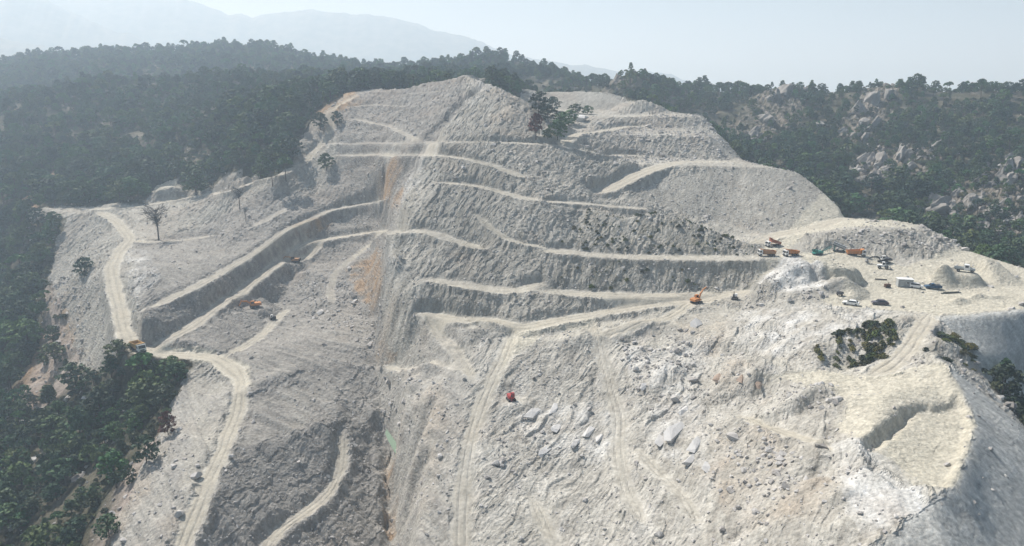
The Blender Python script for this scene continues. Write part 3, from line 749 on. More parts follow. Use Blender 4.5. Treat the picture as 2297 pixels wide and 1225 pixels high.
    c = mix(c, (0.285, 0.24, 0.205), np.clip(0.2 + fbm(x / 30, y / 30, 3, 112), 0, 1) * smooth01(260, 380, y) * 0.7)
    c = mix(c, (0.44, 0.445, 0.435), blue * 0.85)
    c = mix(c, (0.58, 0.58, 0.56), blue * np.clip(sc1 + 0.5 * sc2, 0, 1) * 0.7)
    c = mix(c, (0.60, 0.595, 0.58), white * np.clip(0.25 + .7 * Z['heap'] + 0.9 * fbm(x / 6, y / 6, 3, 115) + 0.5 * l1 * front, 0, 1))
    jm = np.clip(1.5 * (cell((gl_a + 2 * wb) / 5.5, (gl_b + wb) / 1.25, 147) - .45), 0, 1) * np.maximum(mound, pit * steep) + np.clip(1.4 * (cell((ca + wb) / 2.9, (cb + wb) / 1.3, 148) - .5), 0, 1) * fcl * bpm
    c = mix(c, (0.19, 0.18, 0.165), np.clip(jm, 0, 1) * .45)
    c = mix(c, (0.33, 0.27, 0.215), np.clip(1.5 * fbm(x / 17, y / 17, 3, 150) - .35, 0, 1) * .5 * (1 - blue))
    c = mix(c, (0.36, 0.31, 0.255), Z['warm'] * np.clip(0.35 + n1 + 0.4 * n2, 0, 1) * 0.8)
    c = mix(c, (0.315, 0.22, 0.14), Z['ochre'] * np.clip(0.55 + 1.2 * n1 + 0.6 * n2 + .3 * sc1, 0, 1) * 0.9)
    c = mix(c, (0.10, 0.095, 0.06), Z['green'] * np.clip(0.12 + n1 + 0.6 * gu2 + np.where(y < 190, .1, 0), 0, 1) * 0.6)
    dust = flat * (1 - pit * 0.5) * (1 - .45 * smooth01(205, 225, y)) * np.clip(0.5 + 0.7 * n1, 0, 1)
    c = mix(c, (0.50, 0.47, 0.395), np.clip(dust * 0.45 + cream * 0.8, 0, 1) * (1 - .9 * white))
    c = c * np.array([1.0, 0.995, 0.965])
    c = c * (1 + 0.22 * n2 + 0.26 * n3 + 0.20 * noise(x / 0.4, y / 0.4, 118))[:, None]
    return dz, c

def forest_surface(x, y, z, sl, rough, n1, n2, n3, Z, want_col):
    rocky = Z['rocky']; N = len(x)
    n4 = fbm(x / 34, y / 34, 3, 60)
    cliff = rocky * (1.6 * ridged((0.75 * x + 0.66 * z) / 14, (0.66 * x - 0.75 * z + 0.3 * y) / 5.0, 3, 80) + 0.8 * n2)
    fd = 2.2 * n4 + 1.0 * n1 + 0.4 * n2 + 1.6 * np.clip(fbm(x / 14, y / 14, 3, 84), 0, 1) + cliff * 2.0
    dz = fd * (0.4 + 0.6 * smooth01(180, 260, y)) * rough
    if not want_col: return dz, None
    # dry litter, brown earth, pale stones
    f = np.empty((N, 3)); f[:] = (0.06, 0.06, 0.038)
    f = mix(f, (0.165, 0.145, 0.108), np.clip(0.22 + 1.1 * fbm(x / 18, y / 18, 4, 130), 0, 1))
    f = mix(f, (0.27, 0.24, 0.21), np.clip(1.6 * fbm(x / 7, y / 7, 4, 134) - 0.34, 0, 1))
    f = mix(f, (0.285, 0.25, 0.22), rocky * np.clip(0.3 + 0.9 * n2 + 0.8 * n1, 0, 1))
    f = mix(f, (0.29, 0.20, 0.13), Z['ochre'] * np.clip(0.7 + n1, 0, 1))
    f = mix(f, (0.33, 0.28, 0.24), Z['warm'] * np.clip(0.7 + n1, 0, 1))
    return dz, f * (1 + 0.3 * n2 + 0.3 * n3 + .25 * noise(x / 0.45, y / 0.45, 160))[:, None]

def ground_z(x, y):
    return surface(np.atleast_1d(np.asarray(x, float)), np.atleast_1d(np.asarray(y, float)), False)[0]

# ------------------------------------------------------------------ material of the land
def node_mat(name):
    m = bpy.data.materials.new(name); m.use_nodes = True
    return m, m.node_tree.nodes, m.node_tree.links, m.node_tree.nodes['Principled BSDF']

def land_material():
    m, n, l, b = node_mat('quarried_rock_and_soil')
    a = n.new('ShaderNodeAttribute'); a.attribute_name = 'tint'
    tc = n.new('ShaderNodeTexCoord')
    n1 = n.new('ShaderNodeTexNoise'); n1.inputs['Scale'].default_value = 1.9; n1.inputs['Detail'].default_value = 7; n1.inputs['Roughness'].default_value = 0.7
    l.new(tc.outputs['Object'], n1.inputs['Vector'])
    vo = n.new('ShaderNodeTexVoronoi'); vo.inputs['Scale'].default_value = 1.1
    l.new(tc.outputs['Object'], vo.inputs['Vector'])
    r = n.new('ShaderNodeMapRange'); r.inputs[1].default_value = 0.25; r.inputs[2].default_value = 0.75; r.inputs[3].default_value = 0.72; r.inputs[4].default_value = 1.26
    l.new(n1.outputs['Fac'], r.inputs[0])
    mul = n.new('ShaderNodeVectorMath'); mul.operation = 'SCALE'
    l.new(a.outputs['Color'], mul.inputs[0]); l.new(r.outputs[0], mul.inputs['Scale'])
    l.new(mul.outputs[0], b.inputs['Base Color'])
    b.inputs['Roughness'].default_value = 0.95
    b.inputs['Specular IOR Level'].default_value = 0.15
    ra = n.new('ShaderNodeAttribute'); ra.attribute_name = 'packed'
    st = n.new('ShaderNodeMapRange'); st.inputs[3].default_value = 0.75; st.inputs[4].default_value = 0.22
    l.new(ra.outputs['Fac'], st.inputs[0])
    add = n.new('ShaderNodeMath'); add.operation = 'MULTIPLY_ADD'; add.inputs[1].default_value = -0.45
    l.new(vo.outputs['Distance'], add.inputs[0]); l.new(n1.outputs['Fac'], add.inputs[2])
    bp = n.new('ShaderNodeBump'); bp.inputs['Distance'].default_value = 0.55
    l.new(st.outputs[0], bp.inputs['Strength']); l.new(add.outputs[0], bp.inputs['Height'])
    l.new(bp.outputs[0], b.inputs['Normal'])
    return m
LAND = land_material()

# ------------------------------------------------------------------ the land as one sheet, finer where it is near or steep
NCOL, NROW = 1120, 960
ss = np.linspace(-1.02, 1.02, NCOL)
yd = np.geomspace(42, 1450, 2600) 
XX = ss[:, None] * (yd[None, :] + 22)
YY = np.broadcast_to(yd[None, :], XX.shape)
zb = base_z(XX.ravel(), YY.ravel()).reshape(XX.shape)
th = np.arctan2(-zb, YY)
dth = np.abs(np.diff(th, axis=1)) 
w = np.clip(-np.diff(th, axis=1), 0, None) + 0.25 * dth + 0.020 * np.diff(np.log(yd))[None, :]
w *= np.where((yd[:-1] < 75), 0.25, 1.0)[None, :]
k = np.hanning(41); k /= k.sum()
wp = np.pad(w, ((20, 20), (0, 0)), mode='edge')
w = sum(k[i] * wp[i:i + NCOL] for i in range(41))
cdf = np.concatenate([np.zeros((NCOL, 1)), np.cumsum(w, axis=1)], axis=1); cdf /= cdf[:, -1:]
tt = np.linspace(0, 1, NROW)
GY = np.empty((NCOL, NROW))
for i in range(NCOL): GY[i] = np.interp(tt, cdf[i], yd)
GX = ss[:, None] * (GY + 22)
gx, gy = GX.ravel(), GY.ravel()
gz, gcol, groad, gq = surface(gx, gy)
idx = np.arange(NCOL * NROW).reshape(NCOL, NROW)
QD = np.stack([idx[:-1, :-1], idx[1:, :-1], idx[1:, 1:], idx[:-1, 1:]], -1).reshape(-1, 4)
fr = groad[QD].mean(1); fq = gq[QD].mean(1); fx = gx[QD].mean(1)
rtone = NEAR.samp(RT, gx[QD].mean(1), gy[QD].mean(1))
kind = np.where(fr > 0.5, np.where(rtone > 0.72, 1, 2), np.where(fq > 0.5, 0, np.where(fx < 0.02 * gy[QD].mean(1), 3, 4)))

def mesh_from_arrays(name, verts, quads):
    me = bpy.data.meshes.new(name)
    nv, nf = len(verts), len(quads); k = quads.shape[1]
    me.vertices.add(nv); me.vertices.foreach_set('co', np.ascontiguousarray(verts, np.float32).ravel())
    me.loops.add(nf * k); me.loops.foreach_set('vertex_index', np.ascontiguousarray(quads, np.int32).ravel())
    me.polygons.add(nf); me.polygons.foreach_set('loop_start', np.arange(0, nf * k, k, dtype=np.int32))
    me.polygons.foreach_set('loop_total', np.full(nf, k, np.int32))
    me.update(calc_edges=True)
    return me

def land_piece(name, sel, label, cat):
    f = QD[sel]
    used, inv = np.unique(f.ravel(), return_inverse=True)
    me = mesh_from_arrays(name, np.stack([gx[used], gy[used], gz[used]], -1), inv.reshape(-1, 4))
    at = me.attributes.new('tint', 'FLOAT_COLOR', 'POINT')
    at.data.foreach_set('color', np.concatenate([gcol[used], np.ones((len(used), 1))], 1).astype(np.float32).ravel())
    at2 = me.attributes.new('packed', 'FLOAT', 'POINT')
    at2.data.foreach_set('value', groad[used].astype(np.float32))
    me.materials.append(LAND)
    me.polygons.foreach_set('use_smooth', np.zeros(len(f), bool))
    o = bpy.data.objects.new(name, me); COL.objects.link(o)
    return tag(o, label, cat, None, 'structure')
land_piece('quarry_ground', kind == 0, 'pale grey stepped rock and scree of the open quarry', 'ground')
land_piece('haul_road', kind == 1, 'pale dusty haul roads winding between the quarry benches', 'road')
land_piece('bench_path', kind == 2, 'faint narrow tracks along the quarry benches', 'path')
land_piece('wooded_hill', kind == 3, 'dry stony soil under the pines on the left-hand hills', 'hill')
land_piece('rocky_hill', kind == 4, 'steep rocky slope under the pines on the right-hand hill', 'hill')

# land beyond, out to the horizon
def far_sheet():
    v = []; f = []
    nA = 72
    xs = np.linspace(-9000, 9000, nA); ys = np.geomspace(1445, 12000, 26)
    for yv in ys:
        for xv in xs: v.append((xv, yv, -70 - 60 * smooth01(1500, 2200, yv) + 14 * float(noise(np.array([xv / 600]), np.array([yv / 600]), 9)[0])))
    for j in range(25):
        for i in range(nA - 1):
            a = j * nA + i; f.append((a, a + 1, a + nA + 1, a + nA))
    return np.array(v), np.array(f)
# ------------------------------------------------------------------ distant mountains and the haze
def hill_material():
    m, n, l, b = node_mat('distant_scrub')
    t = n.new('ShaderNodeTexNoise'); t.inputs['Scale'].default_value = 0.02; t.inputs['Detail'].default_value = 8
    tc = n.new('ShaderNodeTexCoord'); l.new(tc.outputs['Object'], t.inputs['Vector'])
    r = n.new('ShaderNodeValToRGB')
    r.color_ramp.elements[0].position = 0.35; r.color_ramp.elements[0].color = (0.05, 0.06, 0.035, 1)
    r.color_ramp.elements[1].position = 0.65; r.color_ramp.elements[1].color = (0.17, 0.15, 0.11, 1)
    l.new(t.outputs['Fac'], r.inputs[0]); l.new(r.outputs[0], b.inputs['Base Color'])
    b.inputs['Roughness'].default_value = 0.95
    return m
HILL = hill_material()

def mountain(name, prof, d, depth, seed, label):
    """A ridge whose crest runs along (column, row) at about d metres, with flanks before and behind."""
    px = np.linspace(prof[0][0], prof[-1][0], 420)
    py = np.interp(px, [q[0] for q in prof], [q[1] for q in prof])
    py = py + 4.5 * noise(px / 34.0, px * 0 + seed, seed) + 2.2 * noise(px / 12.0, px * 0 + seed, seed + 1) + 1.0 * noise(px / 5.0, px * 0 + seed, seed + 2)
    v = []; nr = 22
    for j in range(nr):
        t = j / (nr - 1) * 2 - 1                    # -1 front foot, 0 crest, 1 back foot
        for a, b in zip(px, py):
            x, y, z = P(a, b, d)
            x2 = x * (1 + t * depth / d * 0.5); y2 = y + t * depth
            q = abs(t)
            h = -130 + (z + 130) * (1 - q ** 1.15)
            nn = fbm(np.array([x2 / 260.0]), np.array([y2 / 260.0]), 4, seed)[0]
            h += nn * 60 * min(1, 0.22 + 1.6 * q) * (1 - q)
            v.append((x2, y2, h))
    n = len(px); f = []
    for j in range(nr - 1):
        for i in range(n - 1):
            a = j * n + i; f.append((a, a + 1, a + n + 1, a + n))
    me = mesh_from_arrays(name, np.array(v), np.array(f)); me.materials.append(HILL)
    me.polygons.foreach_set('use_smooth', np.ones(len(f), bool))
    o = bpy.data.objects.new(name, me); COL.objects.link(o)
    return tag(o, label, 'mountain', None, 'structure')

mountain('mountain', [(-900, 120), (-500, 40), (-250, 25), (-60, 62), (0, 78), (60, 92), (110, 104), (260, 150), (420, 190)], 2800, 650, 3, 'nearest faded mountain spur at the upper left edge')
mountain('mountain', [(-900, -60), (-450, -60), (-120, -50), (40, -25), (110, -5), (150, 16), (205, 38), (255, 62), (300, 72), (350, 100), (480, 150), (600, 190)], 3600, 750, 5, 'hazy mountain with a long falling shoulder behind the left woods')
mountain('mountain', [(-700, -120), (-200, -80), (100, -30), (330, -18), (440, -4), (480, 12), (510, 26), (540, 22), (570, 34), (640, 22), (700, 16), (770, 22), (830, 27), (900, 40),
                      (950, 52), (1010, 68), (1060, 84), (1110, 104), (1150, 120), (1230, 132), (1330, 146), (1420, 160), (1480, 158), (1505, 166), (1560, 188), (1750, 205), (2000, 215)], 4300, 850, 8, 'palest broken mountain range behind the central wooded ridge')
v, f = far_sheet()
me = mesh_from_arrays('valley_plain', v, f); me.materials.append(HILL)
o = bpy.data.objects.new('valley_plain', me); COL.objects.link(o)
tag(o, 'flat hazy land beyond the hills', 'ground', None, 'structure')

def haze_box():
    x0, x1, y0, y1, z0, z1 = -9300, 9300, -700, 12300, -320, 600
    v = [(x, y, z) for x in (x0, x1) for y in (y0, y1) for z in (z0, z1)]
    f = [(0, 1, 3, 2), (4, 6, 7, 5), (0, 4, 5, 1), (2, 3, 7, 6), (0, 2, 6, 4), (1, 5, 7, 3)]
    me = bpy.data.meshes.new('haze'); me.from_pydata(v, [], f); me.update()
    m = bpy.data.materials.new('haze'); m.use_nodes = True
    n = m.node_tree.nodes; l = m.node_tree.links
    n.clear()
    o = n.new('ShaderNodeOutputMaterial'); pv = n.new('ShaderNodeVolumePrincipled')
    pv.inputs['Color'].default_value = (0.68, 0.845, 1.0, 1)
    pv.inputs['Density'].default_value = 0.00042
    pv.inputs['Absorption Color'].default_value = (0.45, 0.45, 0.45, 1)
    pv.inputs['Anisotropy'].default_value = 0.25
    l.new(pv.outputs[0], o.inputs['Volume'])
    me.materials.append(m)
    ob = bpy.data.objects.new('haze', me); COL.objects.link(ob)
    tag(ob, 'pale blue haze lying over the quarry and the hills', 'haze', None, 'stuff')
haze_box()
# ------------------------------------------------------------------ plants and stones
def leaf_material(name, dark, light, scale=1.2):
    m, n, l, b = node_mat(name)
    oi = n.new('ShaderNodeObjectInfo'); tc = n.new('ShaderNodeTexCoord')
    t = n.new('ShaderNodeTexNoise'); t.inputs['Scale'].default_value = scale * 6; t.inputs['Detail'].default_value = 4
    l.new(tc.outputs['Object'], t.inputs['Vector'])
    add = n.new('ShaderNodeMath'); add.operation = 'MULTIPLY_ADD'; add.inputs[1].default_value = 0.75
    l.new(oi.outputs['Random'], add.inputs[0])
    sub = n.new('ShaderNodeMath'); sub.operation = 'SUBTRACT'; sub.inputs[1].default_value = 0.36
    l.new(t.outputs['Fac'], sub.inputs[0]); l.new(sub.outputs[0], add.inputs[2])
    r = n.new('ShaderNodeValToRGB')
    r.color_ramp.elements[0].position = 0.0; r.color_ramp.elements[0].color = dark + (1,)
    r.color_ramp.elements[1].position = 1.0; r.color_ramp.elements[1].color = light + (1,)
    l.new(add.outputs[0], r.inputs[0])
    # some plants are yellower or greyer than their neighbours
    w = n.new('ShaderNodeTexWhiteNoise'); w.noise_dimensions = '1D'; l.new(oi.outputs['Random'], w.inputs['W'])
    h = n.new('ShaderNodeHueSaturation')
    hr = n.new('ShaderNodeMapRange'); hr.inputs[3].default_value = 0.44; hr.inputs[4].default_value = 0.54; l.new(w.outputs['Value'], hr.inputs[0])
    sr = n.new('ShaderNodeMapRange'); sr.inputs[3].default_value = 0.7; sr.inputs[4].default_value = 1.15; l.new(oi.outputs['Random'], sr.inputs[0])
    l.new(hr.outputs[0], h.inputs['Hue']); l.new(sr.outputs[0], h.inputs['Saturation']); l.new(r.outputs[0], h.inputs['Color'])
    l.new(h.outputs[0], b.inputs['Base Color'])
    b.inputs['Roughness'].default_value = 0.75
    b.inputs['Specular IOR Level'].default_value = 0.2
    return m
def plain(name, col, rough=0.6, metal=0.0, vary=0.12, scale=4.0, spec=0.4):
    """A painted or natural surface with slight uneven wear."""
    m, n, l, b = node_mat(name)
    tc = n.new('ShaderNodeTexCoord')
    t = n.new('ShaderNodeTexNoise'); t.inputs['Scale'].default_value = scale; t.inputs['Detail'].default_value = 5
    l.new(tc.outputs['Object'], t.inputs['Vector'])
    r = n.new('ShaderNodeMapRange'); r.inputs[1].default_value = 0.3; r.inputs[2].default_value = 0.7
    r.inputs[3].default_value = 1 - vary; r.inputs[4].default_value = 1 + vary
    l.new(t.outputs['Fac'], r.inputs[0])
    s = n.new('ShaderNodeVectorMath'); s.operation = 'SCALE'; s.inputs[0].default_value = col
    l.new(r.outputs[0], s.inputs['Scale']); l.new(s.outputs[0], b.inputs['Base Color'])
    b.inputs['Roughness'].default_value = rough; b.inputs['Metallic'].default_value = metal
    b.inputs['Specular IOR Level'].default_value = spec
    return m

M_PINE = leaf_material('pine_needles', (0.020, 0.046, 0.026), (0.095, 0.160, 0.060))
M_SHRUB = leaf_material('scrub_leaves', (0.032, 0.050, 0.028), (0.145, 0.165, 0.085))
M_MOSSY = leaf_material('broom_leaves', (0.022, 0.034, 0.014), (0.125, 0.135, 0.045))
M_RUST = leaf_material('dead_pine_needles', (0.10, 0.040, 0.018), (0.24, 0.10, 0.04))
M_BRIGHT = leaf_material('bright_leaves', (0.05, 0.11, 0.02), (0.11, 0.19, 0.045))
M_BARK = plain('bark', (0.085, 0.062, 0.048), 0.9, vary=0.3)
M_GREYBARK = plain('dead_bark', (0.075, 0.065, 0.058), 0.9, vary=0.25)
def stone_material(name, a, b_):
    m, n, l, b = node_mat(name)
    oi = n.new('ShaderNodeObjectInfo'); tc = n.new('ShaderNodeTexCoord')
    t = n.new('ShaderNodeTexNoise'); t.inputs['Scale'].default_value = 3.0; t.inputs['Detail'].default_value = 6
    l.new(tc.outputs['Object'], t.inputs['Vector'])
    ad = n.new('ShaderNodeMath'); ad.operation = 'MULTIPLY_ADD'; ad.inputs[1].default_value = 0.6
    l.new(oi.outputs['Random'], ad.inputs[0])
    s = n.new('ShaderNodeMath'); s.operation = 'SUBTRACT'; s.inputs[1].default_value = 0.3
    l.new(t.outputs['Fac'], s.inputs[0]); l.new(s.outputs[0], ad.inputs[2])
    mx = n.new('ShaderNodeMix'); mx.data_type = 'RGBA'
    mx.inputs[6].default_value = a + (1,); mx.inputs[7].default_value = b_ + (1,)
    l.new(ad.outputs[0], mx.inputs[0]); l.new(mx.outputs[2], b.inputs['Base Color'])
    bp = n.new('ShaderNodeBump'); bp.inputs['Strength'].default_value = 0.5; bp.inputs['Distance'].default_value = 0.3
    l.new(t.outputs['Fac'], bp.inputs['Height']); l.new(bp.outputs[0], b.inputs['Normal'])
    b.inputs['Roughness'].default_value = 0.95; b.inputs['Specular IOR Level'].default_value = 0.15
    return m
M_STONE = stone_material('broken_rock', (0.27, 0.25, 0.23), (0.54, 0.525, 0.50))
M_SLAB = stone_material('white_rock', (0.46, 0.45, 0.43), (0.58, 0.57, 0.55))
M_GRANITE = stone_material('weathered_granite', (0.16, 0.152, 0.14), (0.32, 0.30, 0.275))

class MB:
    """Collects faces, then links them as one mesh object."""
    def __init__(s): s.v = []; s.f = []
    def add(s, v, f):
        o = len(s.v); s.v += [tuple(p) for p in v]; s.f += [tuple(i + o for i in q) for q in f]; return s
    def box(s, c, d, rot=None, taper=(1, 1), shift=(0, 0)):
        x, y, z = d[0] / 2, d[1] / 2, d[2] / 2
        vs = []
        for sz in (-1, 1):
            tx, ty = taper if sz > 0 else (1, 1)
            ox, oy = shift if sz > 0 else (0, 0)
            for sx, sy in ((-1, -1), (1, -1), (1, 1), (-1, 1)):
                p = Vector((sx * x * tx + ox, sy * y * ty + oy, sz * z))
                if rot is not None: p = rot @ p
                vs.append(p + Vector(c))
        return s.add(vs, [(3, 2, 1, 0), (4, 5, 6, 7), (0, 1, 5, 4), (1, 2, 6, 5), (2, 3, 7, 6), (3, 0, 4, 7)])
    def tube(s, a, b, r0, r1=None, n=8, cap=True):
        a, b = Vector(a), Vector(b); r1 = r0 if r1 is None else r1
        w = (b - a).normalized(); u = w.orthogonal().normalized(); v = w.cross(u)
        vs = [a + (u * math.cos(t) + v * math.sin(t)) * r0 for t in (2 * math.pi * k / n for k in range(n))]
        vs += [b + (u * math.cos(t) + v * math.sin(t)) * r1 for t in (2 * math.pi * k / n for k in range(n))]
        f = [(k, (k + 1) % n, n + (k + 1) % n, n + k) for k in range(n)]
        if cap: f += [tuple(range(n - 1, -1, -1)), tuple(range(n, 2 * n))]
        return s.add(vs, f)
    def prism(s, prof, y0, y1, inset=0.0):
        """Profile in x, z swept from y0 to y1."""
        n = len(prof)
        vs = [(p[0], y0, p[1]) for p in prof] + [(p[0], y1, p[1]) for p in prof]
        f = [(k, (k + 1) % n, n + (k + 1) % n, n + k) for k in range(n)] + [tuple(range(n - 1, -1, -1)), tuple(range(n, 2 * n))]
        return s.add(vs, f)
    def mesh(s, name, mat, smooth=False):
        me = bpy.data.meshes.new(name); me.from_pydata(s.v, [], s.f); me.update()
        if mat: me.materials.append(mat)
        if smooth: me.polygons.foreach_set('use_smooth', np.ones(len(me.polygons), bool))
        return me
    def build(s, name, mat, parent=None, smooth=False):
        o = bpy.data.objects.new(name, s.mesh(name, mat, smooth)); COL.objects.link(o); o.parent = parent
        return o

def leaf_cloud(rng, centers, radii, per, size, flat=1.0):
    v = []; f = []
    for c, r in zip(centers, radii):
        n = int(per * (r / np.mean(radii)) ** 2) + 4
        d = rng.normal(size=(n, 3)); d /= np.linalg.norm(d, axis=1)[:, None]
        d[:, 2] = np.where(d[:, 2] < -0.3, -d[:, 2] * 0.6, d[:, 2])
        p = np.asarray(c) + d * r * rng.uniform(0.72, 1.06, (n, 1)) * np.array([1, 1, flat])
        for q, nrm in zip(p, d):
            nn = nrm + rng.normal(size=3) * 0.55; nn /= np.linalg.norm(nn)
            u = np.cross(nn, rng.normal(size=3)); u /= np.linalg.norm(u) + 1e-9; w = np.cross(nn, u)
            a = size * rng.uniform(0.6, 1.35); b = a * rng.uniform(0.5, 0.95)
            o = len(v)
            v += [q - u * a - w * b * .4, q + u * a * .2 - w * b, q + u * a + w * b * .3, q - u * a * .3 + w * b]
            f.append((o, o + 1, o + 2, o + 3))
    return v, f

def pine_shape(seed, style):
    """Trunk and crown meshes of a pine of height 1."""
    rng = np.random.default_rng(seed)
    tr = MB(); lean = rng.normal(size=2) * 0.03
    top = (lean[0], lean[1], 0.80)
    tr.tube((0, 0, -0.06), (lean[0] * .5, lean[1] * .5, 0.42), 0.022, 0.016, 6, False)
    tr.tube((lean[0] * .5, lean[1] * .5, 0.42), top, 0.016, 0.006, 6, False)
    cs, rs = [], []
    if style == 'umbrella':
        n = 15
        for k in range(n):
            a = k * 2.4 + rng.uniform(-.4, .4); q = math.sqrt((k + .5) / n)
            cs.append((lean[0] + math.cos(a) * q * .30, lean[1] + math.sin(a) * q * .30, 0.88 - 0.20 * q * q + rng.uniform(-.03, .03))); rs.append(rng.uniform(.09, .13))
    elif style == 'round':
        n = 22
        for k in range(n):
            t = (k + .5) / n; h = 0.15 + 0.76 * t
            R = 0.345 * math.sin(math.pi * min(1, 0.18 + 0.80 * t)) ** 0.8 * rng.uniform(.75, 1.1)
            a = k * 2.4 + rng.uniform(-.5, .5)
            cs.append((math.cos(a) * R, math.sin(a) * R, h)); rs.append(rng.uniform(.10, .16))
        cs.append((0, 0, .55)); rs.append(.2)
    else:
        n = 20
        for k in range(n):
            t = (k + .5) / n; h = 0.34 + 0.60 * t
            R = 0.27 * (1 - t) ** 0.55 * rng.uniform(.6, 1.15)
            a = k * 2.4 + rng.uniform(-.6, .6)
            cs.append((lean[0] * h + math.cos(a) * R, lean[1] * h + math.sin(a) * R, h + rng.uniform(-.03, .03))); rs.append(rng.uniform(.075, .135))
    for c in cs[::2]:
        tr.tube((lean[0] * .7, lean[1] * .7, max(.25, c[2] - .16)), c, 0.009, 0.003, 4, False)
    v, f = leaf_cloud(rng, cs, rs, 22, 0.048, 0.75)
    cr = MB(); cr.add(v, f)
    return tr.mesh('trunk', M_BARK), cr.mesh('crown', M_PINE)

def shrub_shape(seed, mat, tall=0.8):
    rng = np.random.default_rng(seed)
    cs, rs = [], []
    for k in range(7):
        a = k * 2.4 + 1.0; q = .55 + .35 * rng.uniform()
        cs.append((math.cos(a) * q * .42, math.sin(a) * q * .42, .14 + .1 * rng.uniform())); rs.append(rng.uniform(.14, .20))
    for k in range(9):
        a = k * 2.4; q = math.sqrt(k / 9)
        cs.append((math.cos(a) * q * .36, math.sin(a) * q * .36, tall * (.62 - .30 * q) + rng.uniform(-.06, .08))); rs.append(rng.uniform(.15, .24))
    v, f = leaf_cloud(rng, cs, rs, 18, 0.075, 0.9)
    return MB().add(v, f).mesh('foliage', mat)

PINES = [pine_shape(s, st) for s, st in ((1, 'round'), (2, 'cone'), (3, 'round'), (4, 'umbrella'), (5, 'cone'), (6, 'round'))]
SHRUBS = [shrub_shape(s, M_SHRUB) for s in range(20, 24)]
BROOM = [shrub_shape(s, M_MOSSY, 1.0) for s in range(30, 33)]

def rock_shape(seed, sub=1, squash=0.7, mat=M_STONE, sharp=0.28, stretch=1.0):
    """A broken block: the hull of a few points, or for sub >= 3 a weathered rounded block."""
    import bmesh
    rng = np.random.default_rng(seed)
    bm = bmesh.new()
    if sub < 3:
        for k in range(15):
            p = rng.uniform(-1, 1, 3); p /= max(np.abs(p).max(), 1e-6) ** rng.uniform(.55, 1.0)
            bm.verts.new((p[0] * .5 * stretch, p[1] * .5, p[2] * .5 * squash))
        r = bmesh.ops.convex_hull(bm, input=list(bm.verts))
        bmesh.ops.delete(bm, geom=[v for v in bm.verts if not v.link_faces], context='VERTS')
    else:
        bmesh.ops.create_icosphere(bm, subdivisions=sub, radius=0.5)
        cuts = [(Vector(rng.normal(size=3)).normalized(), rng.uniform(.22, .40)) for _ in range(11)]
        off = rng.uniform(0, 50, 3)
        for v in bm.verts:
            p = v.co.copy()
            for nrm, h in cuts:
                e = p.dot(nrm) - h
                if e > 0: p -= nrm * e * 0.92
            p *= 1 + sharp * 0.6 * float(noise(np.array([p.x * 4 + off[0]]), np.array([p.y * 4 + p.z * 3 + off[1]]), seed)[0])
            v.co = Vector((p.x * stretch, p.y, p.z * squash))
    me = bpy.data.meshes.new('stone'); bm.to_mesh(me); bm.free(); me.materials.append(mat)
    return me
STONES = [rock_shape(s, 1, q) for s, q in ((1, .7), (2, .55), (3, .8), (4, .6), (5, .75))]

def source_collection(name, meshes):
    c = bpy.data.collections.new(name)
    for i, ms in enumerate(meshes):
        if isinstance(ms, tuple):
            a, b = ms
            me = bpy.data.meshes.new(name + '_shape')
            va = [v.co[:] for v in a.vertices]; vb = [v.co[:] for v in b.vertices]
            fa = [tuple(p.vertices) for p in a.polygons]; fb = [tuple(i + len(va) for i in p.vertices) for p in b.polygons]
            me.from_pydata(va + vb, [], fa + fb); me.materials.append(a.materials[0]); me.materials.append(b.materials[0])
            me.polygons.foreach_set('material_index', np.r_[np.zeros(len(fa), np.int32), np.ones(len(fb), np.int32)]); me.update()
            ms = me
        c.objects.link(bpy.data.objects.new('%s_%s' % (name, 'abcdefgh'[i]), ms))
    return c
SRC_PINE = source_collection('pine_shape', PINES)
SRC_SHRUB = source_collection('shrub_shape', SHRUBS)
SRC_STONE = source_collection('stone_shape', STONES)

